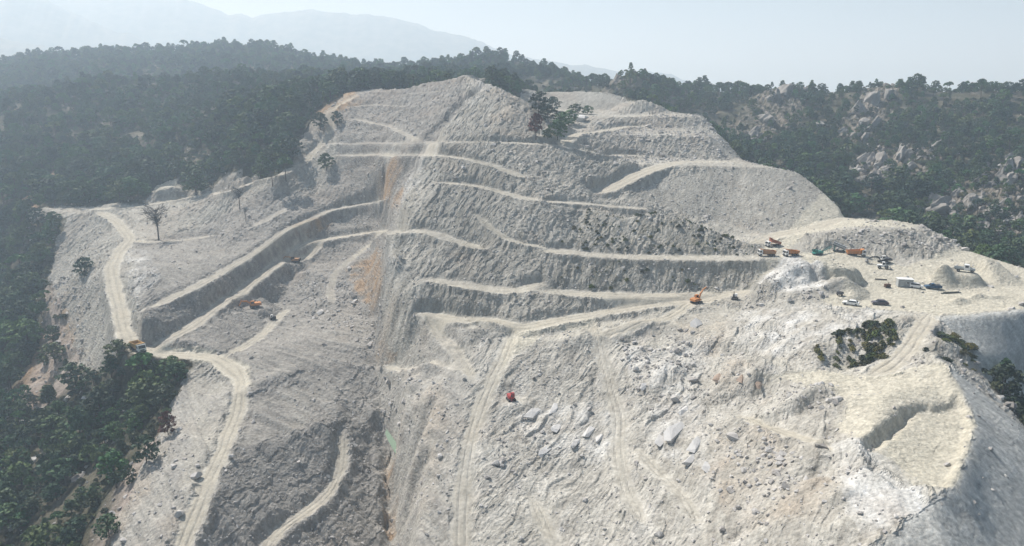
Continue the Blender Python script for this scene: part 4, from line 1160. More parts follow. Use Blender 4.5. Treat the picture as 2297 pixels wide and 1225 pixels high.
def scatter(name, pos, size, src, nsrc, label, cat, seed=0, squash=None):
    rng = np.random.default_rng(seed)
    n = len(pos)
    me = bpy.data.meshes.new(name); me.vertices.add(n); me.vertices.foreach_set('co', np.asarray(pos, np.float32).ravel())
    def attr(nm, typ, key, arr):
        a = me.attributes.new(nm, typ, 'POINT'); a.data.foreach_set(key, arr)
    sz = np.asarray(size, np.float32)
    sc = np.stack([sz * rng.uniform(.85, 1.2, n), sz * rng.uniform(.85, 1.2, n), sz * rng.uniform(.85, 1.12, n)], -1).astype(np.float32)
    attr('grow', 'FLOAT_VECTOR', 'vector', sc.ravel())
    tilt = 0.06 if nsrc != len(STONES) else 0.5
    rt = np.stack([rng.normal(0, tilt, n), rng.normal(0, tilt, n), rng.uniform(0, 6.283, n)], -1).astype(np.float32)
    attr('turn', 'FLOAT_VECTOR', 'vector', rt.ravel())
    attr('pick', 'INT', 'value', rng.integers(0, nsrc, n).astype(np.int32))
    o = bpy.data.objects.new(name, me); COL.objects.link(o)
    ng = bpy.data.node_groups.new(name + '_scatter', 'GeometryNodeTree')
    ng.interface.new_socket('Geometry', in_out='INPUT', socket_type='NodeSocketGeometry')
    ng.interface.new_socket('Geometry', in_out='OUTPUT', socket_type='NodeSocketGeometry')
    N = ng.nodes; L = ng.links
    gi = N.new('NodeGroupInput'); go = N.new('NodeGroupOutput')
    ip = N.new('GeometryNodeInstanceOnPoints'); ci = N.new('GeometryNodeCollectionInfo')
    ci.inputs['Collection'].default_value = src; ci.inputs['Separate Children'].default_value = True; ci.inputs['Reset Children'].default_value = True
    L.new(gi.outputs[0], ip.inputs['Points']); L.new(ci.outputs[0], ip.inputs['Instance'])
    ip.inputs['Pick Instance'].default_value = True
    def na(nm, typ):
        a = N.new('GeometryNodeInputNamedAttribute'); a.data_type = typ; a.inputs[0].default_value = nm; return a.outputs[0]
    L.new(na('pick', 'INT'), ip.inputs['Instance Index'])
    L.new(na('turn', 'FLOAT_VECTOR'), ip.inputs['Rotation']); L.new(na('grow', 'FLOAT_VECTOR'), ip.inputs['Scale'])
    L.new(ip.outputs[0], go.inputs[0])
    md = o.modifiers.new('scatter', 'NODES'); md.node_group = ng
    return tag(o, label, cat, None, 'stuff')

def empty(name, loc, rz=0.0):
    o = bpy.data.objects.new(name, None); COL.objects.link(o)
    o.location = loc; o.rotation_euler = (0, 0, rz); o.empty_display_size = 0.2
    return o

def seen(x, y, z):
    """True where nothing of the land stands between the camera and the point."""
    ok = np.ones(len(x), bool)
    for t in np.linspace(0.25, 0.985, 70):
        ok &= base_z(x * t, y * t) < z * t + 0.6
    px, py = project(x, y, z)
    return ok & (px > 0) & (px < 2297) & (py > 0) & (py < 1225), px, py

def grid_points(x0, x1, y0, y1, sp, rng):
    xs = np.arange(x0, x1, sp); ys = np.arange(y0, y1, sp)
    X, Y = np.meshgrid(xs, ys)
    return (X + rng.uniform(-.48, .48, X.shape) * sp).ravel(), (Y + rng.uniform(-.48, .48, X.shape) * sp).ravel()

rng = np.random.default_rng(5)
xa, ya = grid_points(-420, 460, 95, 480, 4.1, rng); xb, yb = grid_points(-1050, 1050, 480, 1160, 5.8, rng)
tx = np.r_[xa, xb]; ty = np.r_[ya, yb]
m = (np.abs(tx) < 0.86 * ty + 45); tx, ty = tx[m], ty[m]
def wooded(x, y, grow):
    """True where the woods stand: outside the quarry, clear of roads."""
    ok = ~in_poly(x, y, QUARRY)
    for dx, dy in ((grow, 0), (-grow, 0), (0, grow), (0, -grow)): ok &= ~in_poly(x + dx, y + dy, QUARRY)
    wi = NEAR.inside(x, y)
    return ok & ((wi < .5) | (NEAR.samp(RD_, x, y) > 2.0))
ok = wooded(tx, ty, 1.6)
tx, ty = tx[ok], ty[ok]
rocky = zone('rocky', tx, ty); och = np.maximum(zone('ochre', tx, ty), zone('warm', tx, ty))
dn = fbm(tx / 32, ty / 32, 3, 200)
u01 = rng.uniform(0, 1, len(tx))
pine_ok = u01 < np.clip(0.72 + 1.7 * dn, np.where((tx < 0) & (ty < 300), .5, .06), 0.98) * (1 - 0.66 * rocky) * (1 - 0.93 * och)
size = np.clip(rng.lognormal(math.log(6.3), 0.34, len(tx)), 2.6, 12.5) * np.where(ty < 260, .80, 1.0) * (1 - .35 * rocky) * np.where((tx > 0) & (ty > 380), .82, 1.0)
hx, hy, hs = tx[pine_ok], ty[pine_ok], size[pine_ok]
hz = ground_z(hx, hy)
vis, ppx, ppy = seen(hx, hy, hz + hs * .7)
score = np.where(vis, hs / hy, 0)
order = np.argsort(-score)
N_IND = 265
chosen = order[:N_IND]; rest = order[N_IND:]
def pine(x, y, z, h, var, rz, label, group, name='pine_tree', wide=1.0, mats=None):
    t = empty(name, (x, y, z), rz); t.scale = (h * wide, h * wide, h)
    tag(t, label, 'tree', group)
    for nm, me in zip(('trunk', 'crown'), PINES[var]):
        if mats and nm in mats:
            me = me.copy(); me.materials[0] = mats[nm]
        o = bpy.data.objects.new(nm, me); COL.objects.link(o); o.parent = t
    return t
MARKS = [(40, 1190, 'in the bottom left corner of the wood'), (120, 1060, 'in the dark heart of the lower left wood'), (250, 960, 'in the middle of the lower left wood'), (330, 880, 'on the shady slope just below the road junction'),
         (410, 850, 'at the right tip of the lower left wood'), (60, 960, 'at the far left of the shady wood'), (40, 820, 'on the left side of the reddish track'), (170, 800, 'between the reddish track and the haul road'),
         (50, 700, 'in the valley left of the grey scree slope'), (80, 560, 'in the valley below the left road bend'), (200, 1150, 'among pale stones by the bottom edge on the left'),
         (120, 440, 'just above the left road bend'), (260, 440, 'above the top road left of the cleared knoll'), (480, 410, 'right of the cleared knoll above the top road'), (620, 330, 'beside the upper winding track'),
         (560, 350, 'on the slope above the umbrella pines'), (610, 260, 'left of the upper winding track'), (690, 215, 'above the top bend of the winding track'), (420, 330, 'on the right half of the left hillside'), (300, 330, 'in the middle of the left hillside'), (100, 330, 'at the left of the big hillside'), (500, 260, 'high on the left hillside'), (200, 240, 'near the crest of the left hillside'),
         (1420, 175, 'on the knoll behind the upper heaps'), (1600, 230, 'in the saddle right of the tree-topped knoll'), (1760, 260, 'around the skyline tor'), (1950, 230, 'among the rock ribs under the right-hand summit'),
         (2150, 230, 'on the skyline at the upper right'), (2250, 300, 'high on the right edge of the hillside'), (1750, 350, 'just beyond the edge of the grey scree'), (1950, 370, 'on the middle of the right hillside'),
         (2120, 340, 'above the rock bands of the right hillside'), (2250, 470, 'around the tan outcrops at the right edge'), (2050, 450, 'just above the valley road'), (2200, 550, 'in the dark hollow beyond the heaps'), (2270, 850, 'on the far right scree')]
def near_mark(x, y, z):
    a, b = project(x, y, z)
    return min(MARKS, key=lambda q: (q[0] - a) ** 2 + 1.6 * (q[1] - b) ** 2)[2]
for i in chosen:
    mk = near_mark(hx[i], hy[i], hz[i])
    wd = 'tall' if hs[i] > 7.6 else ('small' if hs[i] < 5.6 else 'middling')
    lab = '%s green pine %s' % (wd, mk); grp = '%s pines %s' % (wd, mk)
    pine(hx[i], hy[i], hz[i], hs[i], int(rng.integers(0, 6)) if rng.uniform() > .3 else 0, rng.uniform(0, 6.28), lab, grp, wide=rng.uniform(1.1, 1.45))
scatter('pine_woods', np.stack([hx, hy, hz], -1)[rest], hs[rest] * 1.15, SRC_PINE, len(PINES), 'dense pine woods covering the hills around the quarry', 'woods', 3)

# maquis between the trees
xa, ya = grid_points(-420, 460, 95, 480, 2.9, rng); xb, yb = grid_points(-900, 900, 480, 1000, 5.5, rng)
sx = np.r_[xa, xb]; sy = np.r_[ya, yb]
m = (np.abs(sx) < 0.86 * sy + 45); sx, sy = sx[m], sy[m]
m = wooded(sx, sy, 0.5); sx, sy = sx[m], sy[m]
och = np.maximum(zone('ochre', sx, sy), zone('warm', sx, sy)); dn = fbm(sx / 13, sy / 13, 3, 210)
m = rng.uniform(0, 1, len(sx)) < np.clip(0.50 + 1.2 * dn, 0.04, 0.95) * (1 - 0.88 * och); sx, sy = sx[m], sy[m]
sz_ = ground_z(sx, sy); ssz = np.clip(rng.lognormal(math.log(2.3), 0.35, len(sx)), 0.9, 4.6)
vis, _, _ = seen(sx, sy, sz_ + 1.0)
order = np.argsort(-np.where(vis, ssz / sy, 0))
N_SH = 90
for i in order[:N_SH]:
    o = bpy.data.objects.new('shrub', SHRUBS[int(rng.integers(0, 4))]); COL.objects.link(o)
    o.location = (sx[i], sy[i], sz_[i]); o.scale = (ssz[i],) * 3; o.rotation_euler = (0, 0, rng.uniform(0, 6.28))
    mk = near_mark(sx[i], sy[i], sz_[i])
    tag(o, 'dusty evergreen shrub ' + mk, 'shrub', 'shrubs ' + mk)
scatter('scrub', np.stack([sx, sy, sz_], -1)[order[N_SH:]], ssz[order[N_SH:]], SRC_SHRUB, len(SHRUBS), 'low evergreen scrub between the pines', 'scrub', 4)

# shrubs rooted on the old spoil faces
gxp, gyp = grid_points(-30, 190, 130, 275, 1.15, rng)
g = np.zeros(len(gxp))
for k, p in enumerate(ZPOLY['green']):
    m = in_poly(gxp, gyp, p)
    g = np.where(m, k + 1, g)
dwx = -NEAR.samp(GXn, gxp, gyp); dwy = -NEAR.samp(GYn, gxp, gyp); dwa = np.arctan2(dwy, dwx)
acr = -gxp * np.sin(np.median(dwa[g == 1])) + gyp * np.cos(np.median(dwa[g == 1]))
prob = np.select([g == 1, g == 2, g == 3, g == 4], [1.0, 0.9, 0.16, 0.10], 0.0) * np.where(g < 3, np.clip(.55 + 2.2 * noise(acr / 1.7, gxp / 14, 225), 0, 1), 1) * np.clip(.8 + 1.3 * fbm(gxp / 5, gyp / 5, 2, 220), 0.1, 2)
m = (rng.uniform(0, 1, len(gxp)) < prob) & (NEAR.samp(RD_, gxp, gyp) > .6); gxp, gyp, g, dwa = gxp[m], gyp[m], g[m], dwa[m]
gzp = ground_z(gxp, gyp)
vis, _, _ = seen(gxp, gyp, gzp + .8)
gs = np.clip(rng.lognormal(math.log(1.35), .3, len(gxp)), .6, 2.4) * np.where(g > 2, .95, 1.2)
order = np.argsort(-np.where(vis, gs / gyp, 0))
GMARKS = {1: [(1840, 800, 'at the lower left end of the bushy spoil face'), (1900, 775, 'in the middle of the bushy spoil face'), (1960, 745, 'near the top of the bushy spoil face'), (1990, 790, 'at the right foot of the bushy spoil face'), (2000, 725, 'at the top corner of the bushy spoil face')],
          2: [(2080, 790, 'at the left of the slope right of the ridge track'), (2120, 765, 'on top of the slope right of the ridge track'), (2180, 810, 'low on the slope right of the ridge track')],
          3: [(1320, 500, 'at the left of the grey central heap'), (1400, 530, 'in the middle of the grey central heap'), (1480, 500, 'under the crest of the grey central heap'), (1600, 550, 'at the right of the grey central heap')],
          4: [(1300, 610, 'on the bench face, left part, below the heap'), (1450, 620, 'on the bench face, middle part, below the heap'), (1620, 620, 'on the bench face, right part, below the heap')]}
for i in order[:200]:
    o = bpy.data.objects.new('broom_bush', BROOM[int(rng.integers(0, 3))]); COL.objects.link(o)
    o.location = (gxp[i], gyp[i], gzp[i] - .1); o.scale = (gs[i] * (1.7 if g[i] < 3 else 1), gs[i] * .85, gs[i] * .8); o.rotation_euler = (0, 0, float(dwa[i]) if g[i] < 3 else rng.uniform(0, 6.28))
    a, b = project(gxp[i], gyp[i], gzp[i])
    mk = min(GMARKS[int(g[i])], key=lambda q: (q[0] - a) ** 2 + (q[1] - b) ** 2)[2]
    tag(o, 'dark broom bush ' + mk, 'bush', 'bushes ' + mk)
if len(order) > 200:
    scatter('bush_cover', np.stack([gxp, gyp, gzp], -1)[order[200:]], gs[order[200:]] * .8, SRC_SHRUB, len(SHRUBS), 'scattered low plants on the old spoil faces', 'scrub', 6)

# single trees one can point to
def at(px, py):
    c = cast([px], [py])[0]
    z = float(ground_z(c[0], c[1])[0])
    return Vector((c[0], c[1], z))
def tree_at(px, py, crown_px, var, label, wide=1.0, tall=1.0, sink=0.0, **kw):
    """A tree whose foot stands at the bearing px, py and whose height spans crown_px rows."""
    p = at(px, py); depth = p.y * CP - p.z * SP
    h = crown_px * depth / FPX
    return pine(p.x, p.y, p.z - .1 - sink * h, h, var, random.uniform(0, 6.28), label, None, wide=wide, **kw)
tree_at(192, 618, 50, 0, 'lone round green tree on the grey slope left of the haul road', 1.15, sink=.14)
tree_at(718, 292, 40, 2, 'round dark tree standing left of the upper winding track', 1.1)
tree_at(757, 282, 34, 0, 'smaller dark tree just right of the upper winding track', .9)
tree_at(1208, 256, 50, 0, 'tallest dark tree at the crest of the central rocky mound', 1.0)
tree_at(1230, 276, 38, 2, 'dark tree below the crest tree on the central mound', 1.3)
tree_at(1258, 290, 38, 5, 'dense dark tree in the middle of the mound clump', 1.4)
tree_at(1290, 256, 24, 0, 'low broad tree before the flat topped heap, left of its pair', 1.6)
tree_at(1318, 256, 20, 5, 'low broad tree before the flat topped heap, right of its pair', 1.7)
tree_at(1276, 282, 36, 0, 'broad dark tree at the right of the mound clump', 1.4)
tree_at(1240, 250, 34, 5, 'small dark tree behind the clump on the central mound', 1.3)
tree_at(1250, 316, 46, 2, 'round dark tree beside the pale hut', 1.15)
tree_at(1228, 316, 24, 5, 'small dark tree just below the pale hut', 1.2)
tree_at(1202, 318, 60, 1, 'brown withered pine with a bare trunk left of the pale hut', .95, mats={'crown': M_RUST})
tree_at(612, 420, 58, 3, 'umbrella pine on a bare trunk above the upper left bench', .95)
tree_at(642, 408, 58, 3, 'umbrella pine on a bare trunk, right of its twin on the bench edge', .95)
tree_at(585, 402, 34, 0, 'green pine left of the two umbrella pines', 1.2)
tree_at(733, 384, 40, 2, 'dark bushy tree on the rubble below the upper track', 1.1)
tree_at(440, 438, 66, 0, 'big dark pine right of the cleared knoll', 1.05)
tree_at(378, 978, 58, 5, 'rust brown dead bush at the wood edge beside the grey slope', .8, name='dead_shrub', mats={'crown': M_RUST})
tree_at(76, 1222, 44, 0, 'bright green bush in the bottom left corner', 1.15, name='shrub', mats={'crown': M_BRIGHT})
tree_at(330, 1045, 70, 0, 'big dark pine at the lower right of the shady wood', 1.0)
tree_at(258, 1065, 64, 2, 'dark pine among pale stones left of the big wood-edge pine', .9)
tree_at(290, 1085, 48, 5, 'olive green pine leaning below two larger pines at the wood edge', .9)
tree_at(2248, 862, 62, 1, 'tall dark pine on the grey scree right of the ridge', .8)
tree_at(2262, 900, 40, 2, 'dark tree above the pale outcrop on the far right scree', 1.1)
for px, py, h, var, lab in [(1343, 172, 30, 3, 'umbrella pine standing alone on the middle skyline'), (1560, 204, 22, 3, 'small umbrella pine on the skyline right of the tree-topped knoll'),
                            (1612, 206, 26, 0, 'rounded tree rising above the skyline saddle'), (1085, 136, 20, 0, 'tree on top of the central far hill')]:
    tree_at(px, py + 6, h, var, lab, 1.2)

def dead_tree(px, py, hpx, label, seed, spread=.34, twigs=46):
    p = at(px, py); depth = p.y * CP - p.z * SP; h = hpx * depth / FPX
    rg = np.random.default_rng(seed)
    t = empty('dead_tree', (p.x, p.y, p.z - .1)); t.scale = (h, h, h); tag(t, label, 'tree')
    tr = MB(); tr.tube((0, 0, -.05), (.01, 0, .45), .024, .018, 6).tube((.01, 0, .45), (.0, .01, .9), .018, .006, 6)
    tr.build('trunk', M_GREYBARK, t)
    br = MB()
    for k in range(twigs):
        z0 = rg.uniform(.40, .9); a = rg.uniform(0, 6.28); r = spread * rg.uniform(.5, 1.0) * math.sin(math.pi * min(1, (1.05 - z0) * 1.4 + .15))
        e = Vector((math.cos(a) * r, math.sin(a) * r, z0 + rg.uniform(.02, .16)))
        br.tube((0, 0, z0 - .05), e, .008, .004, 4, False)
        for q in range(4):
            d = Vector(rg.normal(size=3)) * .08; br.tube(e * .75 + Vector((0, 0, z0 * .2)), e + d, .005, .002, 3, False)
    br.build('branch', M_GREYBARK, t)
dead_tree(356, 537, 80, 'large bare grey tree standing by the first bench on the left', 1, .42, 70)
dead_tree(538, 470, 52, 'bare brown tree on the slope below the umbrella pines', 2)
dead_tree(552, 502, 34, 'thin bare trunk right below the bare brown tree', 3, .12, 14)

# ------------------------------------------------------------------ stones
qx, qy = grid_points(-330, 190, 92, 420, 0.95, rng)
m = in_poly(qx, qy, QUARRY) & (np.abs(qx) < .8 * qy + 10); qx, qy = qx[m], qy[m]
slq = NEAR.samp(SLn, qx, qy); rdq = NEAR.samp(RD_, qx, qy)
rub = np.zeros(len(qx))
RUBBLE = [wpoly(p) for p in ([(660, 650), (760, 600), (870, 690), (860, 790), (790, 770), (700, 740)], [(850, 830), (930, 850), (900, 950), (850, 940)],
                             [(1740, 870), (1880, 860), (1890, 905), (1760, 920)], [(1380, 760), (1560, 740), (1560, 900), (1420, 900)],
                             [(1640, 640), (1830, 660), (1990, 690), (1650, 700)], [(1860, 520), (2130, 530), (2180, 570), (1880, 560)], [(1300, 300), (1640, 320), (1640, 360), (1300, 345)],
                             [(100, 600), (200, 640), (190, 850), (120, 720)], [(1590, 960), (1780, 990), (1850, 1120), (1700, 1180), (1600, 1100)], [(1120, 960), (1180, 960), (1170, 1060), (1100, 1050)])]
for p in RUBBLE: rub = np.maximum(rub, in_poly(qx, qy, p))
dens = (0.035 + 0.06 * smooth01(.15, .5, slq) + 0.30 * rub) * (rdq > .4) * np.clip(.8 + 1.2 * fbm(qx / 8, qy / 8, 2, 230), .1, 2) * (1 - .9 * zone('blue', qx, qy)) * (1 - .6 * zone('cream', qx, qy))
m = rng.uniform(0, 1, len(qx)) < dens; qx, qy, rub = qx[m], qy[m], rub[m]
for (cx, cy, r) in PADS:
    m = np.hypot(qx - cx, qy - cy) > r + .5; qx, qy, rub = qx[m], qy[m], rub[m]
qs = np.clip(rng.lognormal(math.log(.55), .48, len(qx)), .25, 2.2) * np.where(rub > 0, 1.25, 1.0)
qz = ground_z(qx, qy)
vis, _, _ = seen(qx, qy, qz + .3)
order = np.argsort(-np.where(vis, qs / qy, 0))
gxr, gyr = grid_points(-330, 190, 92, 400, 0.85, rng)
m = in_poly(gxr, gyr, QUARRY) & (np.abs(gxr) < .8 * gyr + 6); gxr, gyr = gxr[m], gyr[m]
m = rng.uniform(0, 1, len(gxr)) < (.04 + .34 * smooth01(.12, .45, NEAR.samp(SLn, gxr, gyr))) * np.clip(.6 + 1.6 * fbm(gxr / 6, gyr / 6, 2, 260), .05, 2) * (NEAR.samp(RD_, gxr, gyr) > .3) * (1 - .9 * zone('blue', gxr, gyr)) * (1 - .8 * zone('cream', gxr, gyr))
gxr, gyr = gxr[m], gyr[m]
scatter('broken_stones', np.stack([gxr, gyr, ground_z(gxr, gyr)], -1), np.clip(rng.lognormal(math.log(.36), .4, len(gxr)), .18, .9), SRC_STONE, len(STONES), 'fine broken stones covering the quarried slopes', 'stones', 11)
NB = 240
BMARKS = [(1260, 800, 'between the central road and the middle track'), (1200, 1010, 'on the slope below the red drill'), (1110, 1120, 'right of the central road near the bottom'), (980, 1000, 'left of the central road above the canyon'),
          (960, 1180, 'left of the central road by the bottom edge'), (1300, 1150, 'on the pale slope by the bottom centre'), (1480, 820, 'on the grey patch right of the middle track'), (1530, 980, 'among the white slabs'),
          (1680, 1050, 'on the warm brown slope left of the ledge'), (1620, 1180, 'on the lower right slope by the bottom edge'), (1800, 890, 'on the dark stone heap at the ledge'), (1680, 860, 'by the brown rocks at the ledge edge'),
          (1900, 1080, 'on the white tip of the ledge'), (1480, 1120, 'on the slope below the white slabs'), (1750, 720, 'on the pale face below the yard'), (1360, 900, 'beside the end of the middle track'),
          (780, 690, 'in the rubble at the head of the canyon'), (560, 1150, 'between the two lower left roads'), (720, 1000, 'on the dark slope left of the canyon'), (890, 880, 'in the upper canyon'), (1100, 600, 'on the central bench faces'),
          (1780, 1140, 'on the brown slope under the ledge tip'), (1000, 880, 'left of the central road, halfway up')]
for i in order[:NB]:
    o = bpy.data.objects.new('boulder', STONES[int(rng.integers(0, 5))]); COL.objects.link(o)
    o.location = (qx[i], qy[i], qz[i] + qs[i] * .1); o.scale = (qs[i],) * 3; o.rotation_euler = (rng.normal(0, .4), rng.normal(0, .4), rng.uniform(0, 6.28))
    a, b = project(qx[i], qy[i], qz[i])
    mk = min(BMARKS, key=lambda q: (q[0] - a) ** 2 + 1.5 * (q[1] - b) ** 2)[2]
    wd = 'large' if qs[i] > 1.5 else 'smaller'
    tag(o, '%s angular boulder %s' % (wd, mk), 'boulder', '%s boulders %s' % (wd, mk))
scatter('rubble', np.stack([qx, qy, qz], -1)[order[NB:]], qs[order[NB:]], SRC_STONE, len(STONES), 'loose broken stones strewn over the quarry benches', 'rubble', 8)
# pale stones on the forest floor
fx_, fy_ = grid_points(-300, 330, 120, 480, 3.2, rng)
m = wooded(fx_, fy_, 0.2) & (np.abs(fx_) < .85 * fy_ + 10); fx_, fy_ = fx_[m], fy_[m]
m = rng.uniform(0, 1, len(fx_)) < np.clip(.10 + .8 * fbm(fx_ / 9, fy_ / 9, 3, 240) + .12 * zone('rocky', fx_, fy_) + .7 * zone('warm', fx_, fy_) + np.where((fx_ < 0) & (fy_ < 260), .12, 0), .01, .9)
fx_, fy_ = fx_[m], fy_[m]
scatter('hillside_stones', np.stack([fx_, fy_, ground_z(fx_, fy_)], -1), np.clip(rng.lognormal(math.log(.95), .5, len(fx_)), .3, 3.2) * (1 + .9 * zone('rocky', fx_, fy_)),
        SRC_STONE, len(STONES), 'pale stones lying between the shrubs on the hillsides', 'stones', 9)

def rock_at(px, py, wpx, squash, seed, label, name='rock_outcrop', mat=M_GRANITE, stretch=1.0, rz=None, tilt=(0, 0), sink=.15, cat='rock'):
    p = at(px, py); depth = p.y * CP - p.z * SP; w = wpx * depth / FPX
    me = rock_shape(seed, 2 if name in ('rock_slab', 'boulder') else 3, squash, mat, .5, stretch)
    o = bpy.data.objects.new(name, me); COL.objects.link(o)
    o.location = (p.x, p.y, p.z + w * squash * (.5 - sink) * .5); o.scale = (w / max(1, stretch),) * 3
    o.rotation_euler = (tilt[0], tilt[1], rz if rz is not None else seed * 1.7)
    return tag(o, label, cat)
OUT = [(1760, 215, 46, 1.0, 'pale granite tor on the skyline left of the right-hand summit'), (1738, 232, 36, 1.1, 'granite knob just below the skyline tor'), (1800, 206, 30, .8, 'rounded granite block on the skyline right of the tor'),
       (1955, 235, 40, 1.2, 'tall pale rock rib below the right-hand summit'), (1925, 255, 46, 1.1, 'broad rock rib left of the tall pale rib'), (1990, 225, 30, 1.1, 'narrow rock rib nearest the right-hand summit'),
       (1940, 290, 36, .7, 'leaning granite slab low under the summit ribs'), (1720, 285, 50, .6, 'long sloping rock band above the scree edge'), (1690, 315, 36, .6, 'lower end block of the sloping rock band'),
       (1840, 285, 30, .7, 'isolated pale rock in the middle of the right hillside'), (2280, 385, 70, .8, 'large rounded tan outcrop at the right edge'), (2245, 420, 40, .8, 'smaller tan outcrop left of the large one at the right edge'),
       (2105, 492, 56, .7, 'big pale boulder outcrop just above the valley road'), (2060, 470, 34, .7, 'grey outcrop upper left of the big pale boulder'), (2180, 470, 50, .8, 'tan outcrop between shrubs on the lower right slope'),
       (2230, 500, 46, .9, 'dark cleft outcrop near the lower right slope edge'), (1930, 415, 46, .5, 'low broken rock band above the grey spoil slope'), (1985, 395, 40, .5, 'low rock band right of the one above the spoil slope'),
       (2262, 915, 34, .7, 'pale pinkish rock on the far right scree'), (180, 1075, 40, .45, 'pale flat rock in a gap of the lower left wood')]
for k, (px, py, w, sq, lab) in enumerate(OUT): rock_at(px, py, w, sq, 60 + k, lab)
rk = np.where(zone('rocky', fx_, fy_) > .6)[0]
fz_ = ground_z(fx_, fy_)
vis, rpx, rpy = seen(fx_, fy_, fz_ + 2)
rk = [i for i in rk if vis[i] and fx_[i] > 0]
rng.shuffle(rk)
for k, i in enumerate(rk[:150]):
    w = float(np.clip(rng.lognormal(math.log(6.0), .45), 2.6, 13.0))
    if k < 24:
        me = rock_shape(300 + k, 3, float(rng.uniform(.6, 1.2)), M_GRANITE, .6); rocks_made = (globals().setdefault('ROCKS', [])); rocks_made.append(me)
    me = ROCKS[k % 24]
    o = bpy.data.objects.new('rock_outcrop', me); COL.objects.link(o)
    o.location = (fx_[i], fy_[i], fz_[i] + w * .10); o.scale = (w * 1.5, w * .55, w * .8); o.rotation_euler = (rng.normal(0, .2), -.45 + rng.normal(0, .2), .75 + rng.normal(0, .3))
    mk = near_mark(fx_[i], fy_[i], fz_[i]); wd = 'large' if w > 5.5 else ('small' if w < 3.6 else 'medium')
    tag(o, '%s weathered rock %s' % (wd, mk), 'rock', '%s rocks %s' % (wd, mk))
SL = [(1508, 975, 88, 'longest white rock slab, leaning in the middle of the foreground'), (1480, 1000, 60, 'white slab at the lower left end of the longest slab'), (1560, 1003, 60, 'white slab right below the longest slab'),
      (1548, 1032, 54, 'white slab above the dark cleft in the foreground'), (1585, 1052, 50, 'lowest white slab right of the dark cleft'), (1535, 925, 46, 'white slab at the top of the foreground slab group'),
      (1320, 975, 46, 'white rock rib beside the two dark hollows'), (1290, 1000, 44, 'white rib just left of the dark hollows'), (1345, 985, 40, 'short white rib right of the dark hollows'),
      (1195, 930, 56, 'thin white rock rib right below the red drill'), (1240, 925, 50, 'thin white rib further right of the red drill'), (1220, 1020, 40, 'blocky pale rock at the lower end of the ribs'),
      (1445, 870, 44, 'white rib above the slab group beside the right-hand track'), (1250, 960, 46, 'white rib between the red drill and the dark hollows'),
      (1560, 730, 60, 'white rock face below the orange excavator'), (1610, 850, 44, 'pale block left of the brown rocks'), (1700, 862, 44, 'brown rock block at the edge of the ledge'), (1665, 850, 40, 'brown rock block left of the one on the ledge edge')]
M_BROWN = stone_material('brown_rock', (0.22, 0.16, 0.12), (0.38, 0.30, 0.24))
for k, (px, py, w, lab) in enumerate(SL):
    rock_at(px, py, w, .42, 90 + k, lab, 'rock_slab', M_BROWN if 'brown' in lab else M_SLAB, 2.6, math.atan2(.83, .55) + .12 * math.sin(k * 2.1), (.35, -.1), .30)
# ------------------------------------------------------------------ machines, cars and huts
M_ORANGE = plain('orange_paint', (0.46, 0.19, 0.06), .65, vary=.2)
M_DEEP = plain('faded_red_orange_paint', (0.33, 0.12, 0.065), .7, vary=.2)
M_YELLOW = plain('dusty_yellow_paint', (0.42, 0.25, 0.07), .6, vary=.25)
M_TAN = plain('dusty_brown_paint', (0.36, 0.20, 0.10), .7, vary=.2)
M_WHITE = plain('white_paint', (0.74, 0.74, 0.72), .45, vary=.06)
M_RED = plain('red_paint', (0.36, 0.055, 0.05), .6, vary=.15)
M_TEAL = plain('teal_paint', (0.035, 0.23, 0.19), .55, vary=.15)
M_BLUE = plain('dark_blue_paint', (0.03, 0.08, 0.15), .4, vary=.1)
M_PLUM = plain('dark_grey_car_paint', (0.075, 0.065, 0.08), .35, vary=.08)
M_GREYP = plain('grey_sheet_metal', (0.36, 0.38, 0.38), .5, vary=.12)
M_DARK = plain('dark_steel', (0.045, 0.045, 0.05), .6, vary=.2)
M_STEEL = plain('worn_steel', (0.22, 0.22, 0.22), .5, .3, vary=.2)
M_RUBBER = plain('rubber', (0.022, 0.022, 0.024), .85, vary=.15)
M_GLASS = plain('dark_glass', (0.02, 0.025, 0.03), .12, vary=.05, spec=.6)
M_LAMP = plain('lamp_lens', (0.72, 0.72, 0.66), .25, vary=.03)
M_TAIL = plain('red_lens', (0.35, 0.02, 0.02), .3, vary=.03)
M_PIPE = plain('dull_pipe', (0.10, 0.10, 0.085), .7, vary=.2)
M_PALE = plain('pale_board', (0.66, 0.65, 0.62), .7, vary=.08)

def heading(a, b):
    c = cast([a[0], b[0]], [a[1], b[1]])
    return math.atan2(c[1, 1] - c[0, 1], c[1, 0] - c[0, 0])

def machine(name, key, rz, label, cat, group=None, dx=0, dy=0, sc=1.0):
    p = SPOTS[key]
    t = empty(name, (p.x + dx, p.y + dy, p.z + .03), rz); t.scale = (sc,) * 3
    return tag(t, label, cat, group)

def wheel(parent, x, y, r, w, rim=M_STEEL):
    wv = MB().tube((x, y - w / 2, r), (x, y + w / 2, r), r, r, 14).build('wheel', M_RUBBER, parent)
    s = 1 if y > 0 else -1
    MB().tube((x, y + s * (w / 2 - .02), r), (x, y + s * (w / 2 + .03), r), r * .55, r * .45, 10).build('rim', rim, wv)

